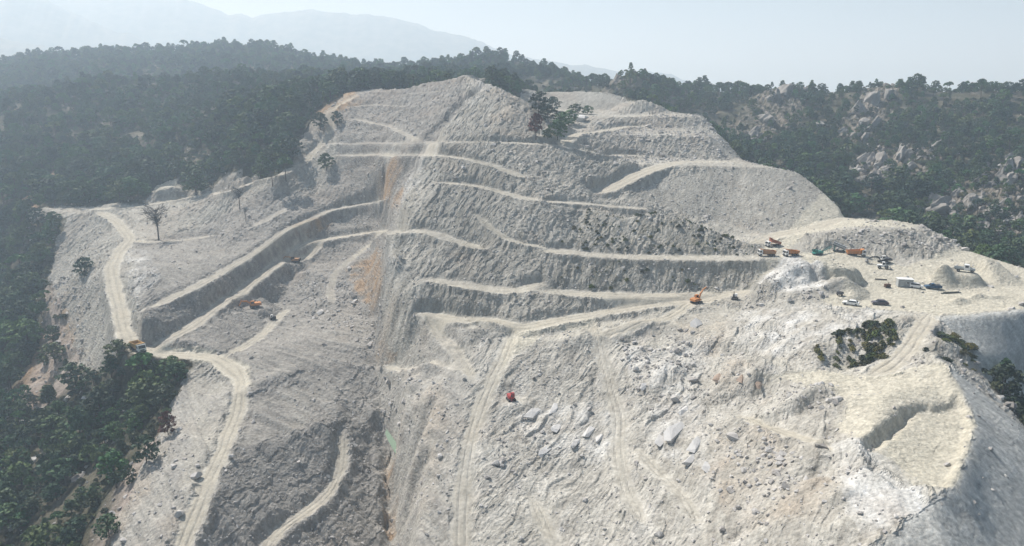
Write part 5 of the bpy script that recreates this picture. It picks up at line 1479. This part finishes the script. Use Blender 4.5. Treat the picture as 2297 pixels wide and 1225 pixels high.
def dump_truck(key, rz, paint, label, group, bed_tilt=0.0, sc=1.0, cabm=M_WHITE, dx=0, dy=0):
    t = machine('dump_truck', key, rz, label, 'dump truck', group, dx, dy, sc)
    ch = MB(); ch.box((-.6, 0, .85), (6.6, .9, .3)).box((2.9, 0, .7), (.4, 2.2, .35)).box((-1.0, .95, .75), (1.3, .35, .45)).box((-1.0, -.95, .75), (1.3, .35, .45))
    ch.build('chassis', M_DARK, t)
    c = MB(); c.prism([(1.55, .75), (3.05, .75), (3.10, 1.55), (2.85, 2.75), (1.55, 2.80)], -1.18, 1.18)
    cab = c.build('cab', cabm, t)
    MB().add([(3.118, -1.0, 1.66), (3.118, 1.0, 1.66), (2.905, .95, 2.6), (2.905, -.95, 2.6)], [(0, 1, 2, 3)]).build('windscreen', M_GLASS, cab)
    for s in (-1, 1):
        MB().box((2.32, s * 1.19, 2.05), (.9, .03, .72)).build('side_window', M_GLASS, cab)
        MB().box((3.0, s * 1.36, 2.1), (.12, .16, .5)).build('mirror', M_DARK, cab)
        MB().box((3.12, s * .85, .98), (.06, .36, .2)).build('headlight', M_LAMP, t)
    MB().box((3.11, 0, 1.15), (.05, 1.2, .35)).build('grille', M_DARK, cab)
    R = Matrix.Rotation(-bed_tilt, 3, 'Y')
    piv = Vector((-3.4, 0, 1.15))
    def bp(p): return R @ (Vector(p) - piv) + piv
    b = MB()
    o = [(-3.9, -1.22, 1.15), (1.25, -1.22, 1.1), (1.25, 1.22, 1.1), (-3.9, 1.22, 1.15), (-4.15, -1.3, 2.35), (1.4, -1.3, 2.75), (1.4, 1.3, 2.75), (-4.15, 1.3, 2.35)]
    i = [(-3.8, -1.1, 1.3), (1.12, -1.1, 1.28), (1.12, 1.1, 1.28), (-3.8, 1.1, 1.3), (-4.0, -1.18, 2.35), (1.26, -1.18, 2.75), (1.26, 1.18, 2.75), (-4.0, 1.18, 2.35)]
    b.add([bp(p) for p in o + i], [(3, 2, 1, 0), (0, 1, 5, 4), (1, 2, 6, 5), (2, 3, 7, 6), (3, 0, 4, 7),
          (8, 9, 10, 11), (12, 13, 9, 8), (13, 14, 10, 9), (14, 15, 11, 10), (15, 12, 8, 11), (4, 5, 13, 12), (5, 6, 14, 13), (6, 7, 15, 14), (7, 4, 12, 15)])
    bed = b.build('dump_bed', paint, t)
    can = MB(); can.add([bp(p) for p in [(1.2, -1.3, 2.75), (2.4, -1.2, 2.98), (2.4, 1.2, 2.98), (1.2, 1.3, 2.75), (1.2, -1.3, 2.85), (2.4, -1.2, 3.06), (2.4, 1.2, 3.06), (1.2, 1.3, 2.85)]],
             [(3, 2, 1, 0), (4, 5, 6, 7), (0, 1, 5, 4), (1, 2, 6, 5), (2, 3, 7, 6), (3, 0, 4, 7)])
    can.build('cab_guard', paint, bed)
    for s in (-1, 1):
        for x in (-3.0, -1.6, -.2, 1.0):
            q = [bp((x - .08, s * 1.27, 1.2)), bp((x + .08, s * 1.27, 1.2)), bp((x + .08, s * 1.36, 2.45)), bp((x - .08, s * 1.36, 2.45))]
            MB().add(q, [(0, 1, 2, 3), (3, 2, 1, 0)]).build('bed_rib', paint, bed)
        MB().box((-4.0, s * .85, .9), (.06, .35, .16)).build('tail_light', M_TAIL, t)
        for x in (2.25, -1.9, -3.15): wheel(t, x, s * 1.0, .54, .42 if x > 0 else .6)
    return t

def excavator(key, rz, paint, label, boom=(1.0, -.9), sc=1.0, turn=0.0, cabm=None, name='excavator', dx=0, dy=0):
    """boom: raised angle of the boom and the angle of the stick, both from the level."""
    t = machine(name, key, rz, label, 'excavator', None, dx, dy, sc)
    for s in (-1, 1):
        pr = [(-1.75, .05), (-1.95, .4), (-1.75, .75), (1.75, .75), (1.95, .4), (1.75, .05)]
        tk = MB().prism(pr, s * 1.25 - .28, s * 1.25 + .28).build('track', M_DARK, t)
        for x in (-1.6, 0, 1.6): MB().tube((x, s * 1.54, .4), (x, s * 1.58, .4), .26, .24, 10).build('track_roller', M_STEEL, tk)
    MB().box((0, 0, .65), (2.2, 2.0, .4)).tube((0, 0, .8), (0, 0, 1.05), .8, .8, 16).build('undercarriage', M_DARK, t)
    MB().prism([(-2.1, 1.05), (1.5, 1.05), (1.5, 1.45), (.3, 1.95), (-1.9, 2.05), (-2.25, 1.7)], -1.25, 1.25).build('body', paint, t)
    MB().prism([(-2.55, 1.1), (-1.95, 1.08), (-1.95, 1.95), (-2.4, 1.85)], -1.22, 1.22).build('counterweight', paint if turn == 0 else M_DARK, t)
    MB().tube((-1.2, -.5, 2.0), (-1.2, -.5, 2.5), .09, .09, 8).build('exhaust', M_DARK, t)
    cab = MB().prism([(.15, 1.45), (1.75, 1.45), (1.85, 2.0), (1.45, 2.95), (.15, 2.95)], .3, 1.22).build('cab', cabm or paint, t)
    MB().add([(1.868, .36, 2.02), (1.868, 1.16, 2.02), (1.49, 1.14, 2.88), (1.49, .38, 2.88)], [(0, 1, 2, 3)]).build('windscreen', M_GLASS, cab)
    for y in (.29, 1.23): MB().box((.85, y, 2.35), (1.05, .03, .8)).build('side_window', M_GLASS, cab)
    b0 = Vector((1.2, -.25, 1.5)); a, st = boom
    k = b0 + Vector((math.cos(a + .22) * 2.0, 0, math.sin(a + .22) * 2.0)); e = k + Vector((math.cos(a - .35) * 2.1, 0, math.sin(a - .35) * 2.1))
    def beam(p, q, w0, w1, h0, h1):
        d = (q - p).normalized(); n = Vector((-d.z, 0, d.x))
        vs = []
        for pt, w, h in ((p, w0, h0), (q, w1, h1)):
            for sy, sn in ((-1, -1), (1, -1), (1, 1), (-1, 1)): vs.append(pt + Vector((0, sy * w / 2, 0)) + n * (sn * h / 2))
        return vs, [(3, 2, 1, 0), (4, 5, 6, 7), (0, 1, 5, 4), (1, 2, 6, 5), (2, 3, 7, 6), (3, 0, 4, 7)]
    m = MB(); m.add(*beam(b0, k, .45, .42, .45, .6)); m.add(*beam(k, e, .42, .34, .58, .36)); bo = m.build('boom', paint, t)
    MB().tube(b0 + Vector((.3, 0, -.1)), k + Vector((.1, 0, -.3)), .08, .06, 8).build('hydraulic_ram', M_STEEL, bo)
    s0 = e - Vector((math.cos(st), 0, math.sin(st))) * .55; s1 = e + Vector((math.cos(st), 0, math.sin(st))) * 1.9
    MB().add(*beam(s0, s1, .32, .26, .45, .28)).build('stick', paint, t)
    w = st - .9
    d = Vector((math.cos(w), 0, math.sin(w))); n = Vector((-d.z, 0, d.x))
    pr = [s1 + n * .15, s1 + d * .55 + n * .35, s1 + d * 1.0 + n * .15, s1 + d * 1.05 - n * .35, s1 + d * .5 - n * .75, s1 - n * .2]
    MB().prism([(p.x, p.z) for p in pr], -.75, .25).build('bucket', M_STEEL, t)
    return t

def car(key, rz, paint, label, kind='saloon', sc=1.0, dx=0, dy=0, rear=None):
    t = machine('car' if kind != 'pickup' else 'pickup_truck', key, rz, label, 'car' if kind != 'pickup' else 'pickup', None, dx, dy, sc)
    if kind == 'pickup':
        low = [(-2.5, .35), (2.4, .35), (2.5, .75), (2.3, 1.02), (1.2, 1.08), (-2.5, 1.08)]
        top = [(-.5, 1.06), (1.25, 1.06), (.55, 1.72), (-.35, 1.74)]
    elif kind == 'van':
        low = [(-2.2, .35), (2.2, .35), (2.3, .8), (2.0, 1.1), (1.4, 1.2), (-2.2, 1.2)]
        top = [(-2.15, 1.18), (1.45, 1.18), (.85, 1.9), (-2.05, 1.95)]
    else:
        low = [(-2.2, .3), (2.15, .3), (2.25, .62), (2.0, .84), (1.0, .95), (-2.15, .98), (-2.25, .7)]
        top = [(-1.9, .96), (1.05, .94), (.35, 1.46), (-1.25, 1.48)]
    body = MB().prism(low, -.88, .88).build('body', paint, t)
    g = MB()
    n = len(top); ymid = .74
    zt = max(p[1] for p in top); zb = min(p[1] for p in top)
    vs = [(p[0], -(.86 - .16 * (p[1] - zb) / (zt - zb)), p[1]) for p in top] + [(p[0], (.86 - .16 * (p[1] - zb) / (zt - zb)), p[1]) for p in top]
    g.add(vs, [(k, (k + 1) % n, n + (k + 1) % n, n + k) for k in range(n)] + [tuple(range(n - 1, -1, -1)), tuple(range(n, 2 * n))])
    cabin = g.build('cabin', paint, t)
    (xa, za), (xb, zb_), (xc, zc), (xd, zd) = top
    def pane(nm, pts): MB().add(pts, [(0, 1, 2, 3), (3, 2, 1, 0)]).build(nm, M_GLASS, cabin)
    e = .02
    pane('windscreen', [(xb - .07 + e, -.74, zb_ + .07), (xb - .07 + e, .74, zb_ + .07), (xc + .07 + e, .66, zc - .06), (xc + .07 + e, -.66, zc - .06)])
    pane('rear_window', [(xa + .06 - e, -.72, za + .1), (xa + .06 - e, .72, za + .1), (xd - .04 - e, .66, zd - .08), (xd - .04 - e, -.66, zd - .08)])
    for s in (-1, 1):
        pane('side_window', [(xa + .3, s * .87, za + .09), (xb - .3, s * .87, zb_ + .09), (xc - .02, s * .745, zc - .08), (xd + .12, s * .745, zd - .08)])
        for x in (-1.4, 1.42): wheel(t, x, s * .78, .33, .24)
        MB().box((2.2, s * .62, .68), (.1, .34, .14)).build('headlight', M_LAMP, t)
        MB().box((-2.26, s * .66, .78), (.06, .3, .14)).build('tail_light', M_TAIL, t)
    if kind == 'pickup':
        MB().box((-1.55, 0, 1.085), (1.75, 1.45, .02)).build('load_bed', M_DARK, t)
        for s in (-1, 1): MB().box((-1.55, s * .82, 1.16), (1.9, .1, .16)).build('bed_side', paint, t)
    return t

# --- trucks
dump_truck('truck_a', heading((300, 778), (326, 797)), M_YELLOW, 'dump truck with dusty yellow bed and white cab at the left road junction', None, 0.0, 1.08)
GR = 'dump trucks parked on the machine yard'
dump_truck('truck_b', math.radians(195), M_DEEP, 'dump truck with raised red-orange bed, at the back of the yard trio', GR, .30, .74, dx=1.0, dy=4.5)
dump_truck('truck_c', math.radians(178), M_TAN, 'dump truck with long tan orange bed, leftmost and in front in the trio', GR, 0, .80, dx=-.6)
dump_truck('truck_d', math.radians(196), M_ORANGE, 'dump truck with orange bed, rightmost of the yard trio', GR, .05, .76, dx=.6, dy=-.6)
dump_truck('truck_e', math.radians(-10), M_ORANGE, 'bright orange dump truck alone right of the screening plant', GR, .0, .84)
# --- excavators
excavator('exc_orange', math.radians(205), M_ORANGE, 'orange excavator working below the pit bench', (.45, -1.1), .98)
excavator('exc_dark', math.radians(178), M_TAN, 'dark brown excavator with its boom stretched left on the upper bench', (.35, -.75), .92, 1, M_DARK)
excavator('exc_boom', math.radians(38), M_ORANGE, 'orange excavator with raised boom beside the yard access road', (1.05, .35), .84)
excavator('loader', math.radians(182), M_DARK, 'dark excavator with arm reaching left behind the sheet metal shed', (.25, -.5), .86, 1, M_WHITE)

def drill_rig(key, rz, paint, label, mast=3.6, lean=.12, sc=1.0, cabm=None):
    t = machine('drill_rig', key, rz, label, 'drill rig', None, 0, 0, sc)
    for s in (-1, 1):
        pr = [(-1.25, .04), (-1.4, .3), (-1.25, .58), (1.25, .58), (1.4, .3), (1.25, .04)]
        tk = MB().prism(pr, s * .95 - .2, s * .95 + .2).build('track', M_RUBBER, t)
        for x in (-1.1, 0, 1.1): MB().tube((x, s * 1.16, .3), (x, s * 1.2, .3), .2, .18, 8).build('track_roller', M_STEEL, tk)
    MB().prism([(-1.5, .6), (.9, .6), (.9, 1.3), (.4, 1.55), (-1.4, 1.6)], -.8, .8).build('body', paint, t)
    cab = MB().prism([(-.1, 1.3), (1.0, 1.3), (1.05, 1.9), (.8, 2.35), (-.1, 2.35)], -.05, .82).build('cab', cabm or paint, t)
    MB().add([(1.062, 0.02, 1.5), (1.062, .76, 1.5), (.86, .74, 2.28), (.86, .04, 2.28)], [(0, 1, 2, 3), (3, 2, 1, 0)]).build('windscreen', M_GLASS, cab)
    MB().box((.42, .835, 1.85), (.7, .03, .6)).build('side_window', M_GLASS, cab)
    top = Vector((1.55 - mast * lean, -.35, .3 + mast))
    m = MB().tube((1.55, -.45, .3), top + Vector((0, -.1, 0)), .07, .07, 6).tube((1.55, -.2, .3), top + Vector((0, .15, 0)), .07, .07, 6)
    for k in range(9):
        q = k / 8; p = Vector((1.55, -.33, .3)).lerp(top, q); m.tube(p + Vector((0, -.12, 0)), p + Vector((0, .14, 0)), .03, .03, 4)
    ma = m.build('mast', paint, t)
    MB().box(Vector((1.55, -.33, .3)).lerp(top, .62) + Vector((.14, 0, 0)), (.3, .34, .5)).build('drill_head', M_DARK, ma)
    MB().tube((.7, -.3, 1.4), (1.5 - mast * lean * .5, -.33, 1.9), .09, .09, 6).build('mast_arm', paint, t)
    return t
drill_rig('drill_red', math.radians(-70), M_RED, 'small red tracked drill rig on the bare hillside right of the central road', 2.6, .1, .88)
drill_rig('rig_white', math.radians(-110), M_DARK, 'small dark and white drill rig at the end of the access road', 3.0, .2, .85, M_WHITE)
drill_rig('rig_small', math.radians(200), M_DARK, 'small dark drill rig with a pale cab where the lower pit track ends', 2.4, .3, .85, M_WHITE)

# --- screening plant: a green tracked crusher with its belt, and the grey screen box
t = machine('mobile_crusher', 'crusher', math.radians(20), 'low teal green mobile crusher with a belt rising right toward the grey screen', 'crusher', sc=.8)
for s in (-1, 1): MB().prism([(-2.0, .05), (-2.2, .35), (-2.0, .65), (1.6, .65), (1.8, .35), (1.6, .05)], s * .95 - .22, s * .95 + .22).build('track', M_DARK, t)
MB().prism([(-2.6, .7), (1.8, .7), (2.0, 1.2), (1.2, 1.75), (-.6, 1.75), (-1.2, 1.35), (-2.5, 1.3)], -.9, .9).build('body', M_TEAL, t)
MB().add([(-2.8, -1.1, 2.3), (-.9, -1.1, 2.3), (-.9, 1.1, 2.3), (-2.8, 1.1, 2.3), (-2.4, -.6, 1.25), (-1.2, -.6, 1.25), (-1.2, .6, 1.25), (-2.4, .6, 1.25)],
         [(0, 1, 5, 4), (1, 2, 6, 5), (2, 3, 7, 6), (3, 0, 4, 7), (4, 5, 6, 7), (4, 5, 1, 0), (5, 6, 2, 1), (6, 7, 3, 2), (7, 4, 0, 3)]).build('feed_hopper', M_TEAL, t)
R = Matrix.Rotation(-.36, 3, 'Y')
MB().box((4.0, 0, 2.1), (5.2, .8, .16), R).build('conveyor_belt', M_DARK, t)
for s in (-1, 1): MB().box((4.0, s * .46, 2.16), (5.3, .08, .3), R).build('conveyor_frame', M_TEAL, t)
for x, z in ((3.2, 1.75), (5.4, 2.55)):
    MB().tube((x, -.45, 0), (x, -.45, z), .06, .06, 6).tube((x, .45, 0), (x, .45, z), .06, .06, 6).build('conveyor_leg', M_TEAL, t)
t = machine('screening_plant', 'screen', math.radians(-28), 'tilted grey screen box with dark frame on teal legs beside the crusher belt', 'screening plant', sc=.9)
R = Matrix.Rotation(.34, 3, 'Y')
bx = MB().box((-.2, 0, 2.5), (4.6, 1.7, 1.1), R).build('screen_box', M_GREYP, t)
for s in (-1, 1):
    MB().box(Vector((-.2, s * .9, 2.5)) + R @ Vector((0, 0, .5)), (4.8, .14, .22), R).build('frame_rail', M_DARK, bx)
    MB().box(Vector((-.2, s * .9, 2.5)) + R @ Vector((0, 0, -.45)), (4.8, .14, .22), R).build('frame_rail', M_DARK, bx)
MB().tube(Vector((-.2, 0, 2.5)) + R @ Vector((2.3, 0, 0)), Vector((-.2, 0, 2.5)) + R @ Vector((2.55, 0, 0)), .72, .72, 18).build('drum_ring', M_WHITE, t)
MB().tube(Vector((-.2, 0, 2.5)) + R @ Vector((2.5, 0, 0)), Vector((-.2, 0, 2.5)) + R @ Vector((2.58, 0, 0)), .5, .5, 16).build('drum_mouth', M_DARK, t)
for x in (-1.8, 1.4):
    for s in (-1, 1): MB().tube((x, s * .75, -.05), (x, s * .75, 2.3 - .35 * x * .5), .1, .1, 6).build('leg', M_TEAL, t)
MB().box((-.2, 0, .45), (4.4, 1.9, .3)).build('skid', M_DARK, t)
for x in (-1.0, 1.2):
    for s in (-1, 1): wheel(t, x, s * .95, .42, .3)

# --- wheel loader, white tipper, cars
t = machine('wheel_loader', 'loader_w', math.radians(-25), 'white wheel loader just before the dark excavator', 'wheel loader', sc=.8)
MB().prism([(-2.4, .8), (.3, .8), (.3, 1.5), (-.4, 1.7), (-2.3, 1.6)], -.85, .85).build('engine_hood', M_WHITE, t)
cab = MB().prism([(-.6, 1.5), (.5, 1.5), (.6, 2.1), (.4, 2.8), (-.6, 2.8)], -.65, .65).build('cab', M_WHITE, t)
MB().box((.52, 0, 2.2), (.06, 1.1, .9)).build('windscreen', M_GLASS, cab)
for s in (-1, 1): MB().box((-.05, s * .66, 2.2), (.8, .03, .8)).build('side_window', M_GLASS, cab)
MB().box((1.0, 0, .9), (1.6, 1.2, .5)).build('front_frame', M_DARK, t)
for s in (-1, 1):
    MB().tube((.7, s * .5, 1.4), (2.5, s * .5, .55), .12, .1, 6).build('lift_arm', M_WHITE, t)
    for x in (-1.4, 1.2): wheel(t, x, s * .95, .62, .5)
MB().prism([(2.3, .1), (3.2, .15), (2.6, .3), (2.45, .8), (2.6, 1.1), (2.35, 1.05)], -1.2, 1.2).build('bucket', M_STEEL, t)

t = machine('flatbed_truck', 'truck_w', math.radians(-32), 'white cabbed truck parked before the flat topped heap at the far right', 'truck', sc=.95)
MB().box((-.3, 0, .75), (5.6, .8, .28)).build('chassis', M_DARK, t)
cab = MB().prism([(-.6, .8), (.9, .8), (1.1, 1.5), (.8, 2.5), (-.6, 2.55)], -1.05, 1.05).build('cab', M_WHITE, t)
MB().add([(1.115, -.9, 1.58), (1.115, .9, 1.58), (.85, .86, 2.4), (.85, -.86, 2.4)], [(0, 1, 2, 3), (3, 2, 1, 0)]).build('windscreen', M_GLASS, cab)
for s in (-1, 1): MB().box((.15, s * 1.06, 1.95), (.9, .03, .65)).build('side_window', M_GLASS, cab)
MB().prism([(.9, .75), (2.5, .75), (2.55, 1.2), (2.3, 1.4), (1.1, 1.5)], -.85, .85).build('bonnet', M_GREYP, t)
MB().box((-2.0, 0, 1.05), (2.7, 2.1, .16)).build('flat_bed', M_GREYP, t)
for s in (-1, 1):
    MB().box((-2.0, s * 1.02, 1.32), (2.7, .06, .4)).build('drop_side', M_GREYP, t)
    MB().box((2.54, s * .6, 1.05), (.06, .3, .2)).build('headlight', M_LAMP, t)
    for x in (1.7, -2.1): wheel(t, x, s * .85, .48, .36)
MB().tube((-.7, .8, 2.4), (-.7, .8, 3.4), .04, .03, 6).build('aerial', M_STEEL, t)

car('car_white', math.radians(150), M_WHITE, 'white saloon car parked at the edge of the machine yard', 'saloon', .98)
car('car_grey', math.radians(168), M_PLUM, 'dark grey car parked right of the white saloon', 'saloon', .98)
car('pickup_blue', math.radians(172), M_BLUE, 'dark blue pickup parked in the middle of the yard right of the shed', 'pickup', .92)

# --- sheet metal shed, white van beside it, hut on the mound
t = machine('metal_shed', 'shed', math.radians(-12), 'pale grey sheet metal shed standing on the machine yard', 'shed', sc=.95)
for k in range(16):
    MB().box((-2.1 + k * .28, -1.25, 1.25), (.16, .10, 2.5)).build('wall_sheet', M_GREYP, t)
MB().box((0, 0, 1.25), (4.4, 2.42, 2.46)).build('wall', M_GREYP, t)
MB().prism([(-2.35, 2.48), (2.35, 2.48), (2.35, 2.58), (-2.35, 2.62)], -1.4, 1.4).build('roof', M_WHITE, t)
dr = MB().box((-1.2, -1.33, 1.0), (.9, .07, 2.0)).build('door', M_GREYP, t)
MB().box((-.88, -1.38, 1.0), (.06, .05, .2)).build('handle', M_DARK, dr)
wd = MB().box((.6, -1.33, 1.5), (.9, .07, .6)).build('window', M_WHITE, t)
MB().box((.6, -1.372, 1.5), (.78, .02, .48)).build('pane', M_GLASS, wd)
car('shed', math.radians(-28), M_WHITE, 'white van parked against the right end of the metal shed', 'van', .8, dx=2.6, dy=-1.9)
t = machine('hut', 'hut', math.radians(4), 'small pale hut among the trees on the central mound', 'hut')
MB().box((0, 0, 1.05), (3.4, 2.0, 2.1)).build('wall', M_PALE, t)
MB().prism([(-1.85, 2.12), (1.85, 2.12), (1.85, 2.2), (-1.85, 2.42)], -1.2, 1.2).build('roof', M_PALE, t)
dr = MB().box((.7, -1.03, .9), (.7, .06, 1.8)).build('door', M_STEEL, t)
MB().box((.95, -1.075, .9), (.05, .04, .16)).build('handle', M_DARK, dr)

# --- small plant
t = machine('generator', 'genset', math.radians(10), 'small dark rusty generator on skids before the shed', 'generator', sc=.95)
MB().box((0, 0, .75), (1.7, 1.0, .9)).build('housing', plain('rusty_housing', (0.09, 0.045, 0.03), .8, vary=.3), t)
for s in (-1, 1): MB().box((0, s * .42, .18), (1.9, .14, .2)).build('skid', M_DARK, t)
MB().tube((.5, .2, 1.2), (.5, .2, 1.75), .07, .07, 8).build('exhaust', M_DARK, t)
for k in range(4): MB().box((-.5 + k * .22, -.515, .8), (.08, .04, .6)).build('vent_slat', M_DARK, t)
t = machine('compressor', 'comp', math.radians(35), 'dark wheeled compressor with a drawbar below the scree heap', 'compressor', sc=.9)
MB().prism([(-1.2, .55), (1.0, .55), (1.1, .9), (.8, 1.35), (-1.1, 1.4)], -.6, .6).build('canopy', M_DARK, t)
for s in (-1, 1): wheel(t, -.1, s * .72, .36, .22)
MB().tube((1.0, 0, .5), (2.3, 0, .35), .06, .06, 6).build('drawbar', M_STEEL, t)
MB().tube((-.7, .2, 1.35), (-.7, .2, 2.0), .07, .07, 8).build('exhaust', M_STEEL, t)
for k, (y, z) in enumerate([(0, .14), (.3, .14), (.15, .38)]):
    t = machine('pipe', 'pipes', math.radians(8), ['front pipe', 'rear pipe', 'topmost pipe'][k] + ' of the short stack on the right of the yard', 'pipe', 'pipes stacked on the yard')
    MB().tube((-3.2 + .4 * k, y, z), (3.0 - .3 * k, y, z), .14, .14, 10).build('barrel', M_PIPE, t)
    MB().tube((3.0 - .3 * k, y, z), (3.25 - .3 * k, y, z), .17, .17, 10).build('collar', M_STEEL, t)
t = machine('beam', 'pipe_a', math.radians(-14), 'dark steel beam lying on the yard left of the shed', 'beam')
MB().box((0, 0, .12), (3.4, .3, .06)).box((0, 0, .27), (3.4, .06, .24)).box((0, 0, .42), (3.4, .3, .06)).build('girder', M_DARK, t)
rock_at(2268, 694, 14, .8, 140, 'single pale block on the yard edge at the far right', 'boulder', M_STONE)
rock_at(2292, 686, 15, .9, 141, 'pale block at the very right edge of the yard', 'boulder', M_STONE)
rock_at(1305, 272, 26, .8, 142, 'big pale boulder behind the mound trees', 'boulder', M_SLAB)
rock_at(1342, 280, 12, .8, 143, 'square pale boulder right of the big pale one', 'boulder', M_SLAB)
rock_at(1840, 1002, 28, .5, 144, 'flat brownish boulder at the foot of the pale ramp', 'boulder', M_GRANITE)

# --- pool in the canyon
pc = cast([868, 892, 899, 894, 872, 865], [980, 978, 1000, 1030, 1028, 1003])
lev = float(np.median(ground_z(pc[:, 0], pc[:, 1]))) + .55
me = bpy.data.meshes.new('pond'); me.from_pydata([(p[0], p[1], lev) for p in pc], [], [tuple(range(6))]); me.update()
mw, n, l, b = node_mat('milky_green_water')
b.inputs['Base Color'].default_value = (0.20, 0.27, 0.20, 1); b.inputs['Roughness'].default_value = 0.12
me.materials.append(mw)
o = bpy.data.objects.new('pond', me); COL.objects.link(o)
tag(o, 'small milky green pool at the bottom of the narrow canyon', 'water', None, 'structure')
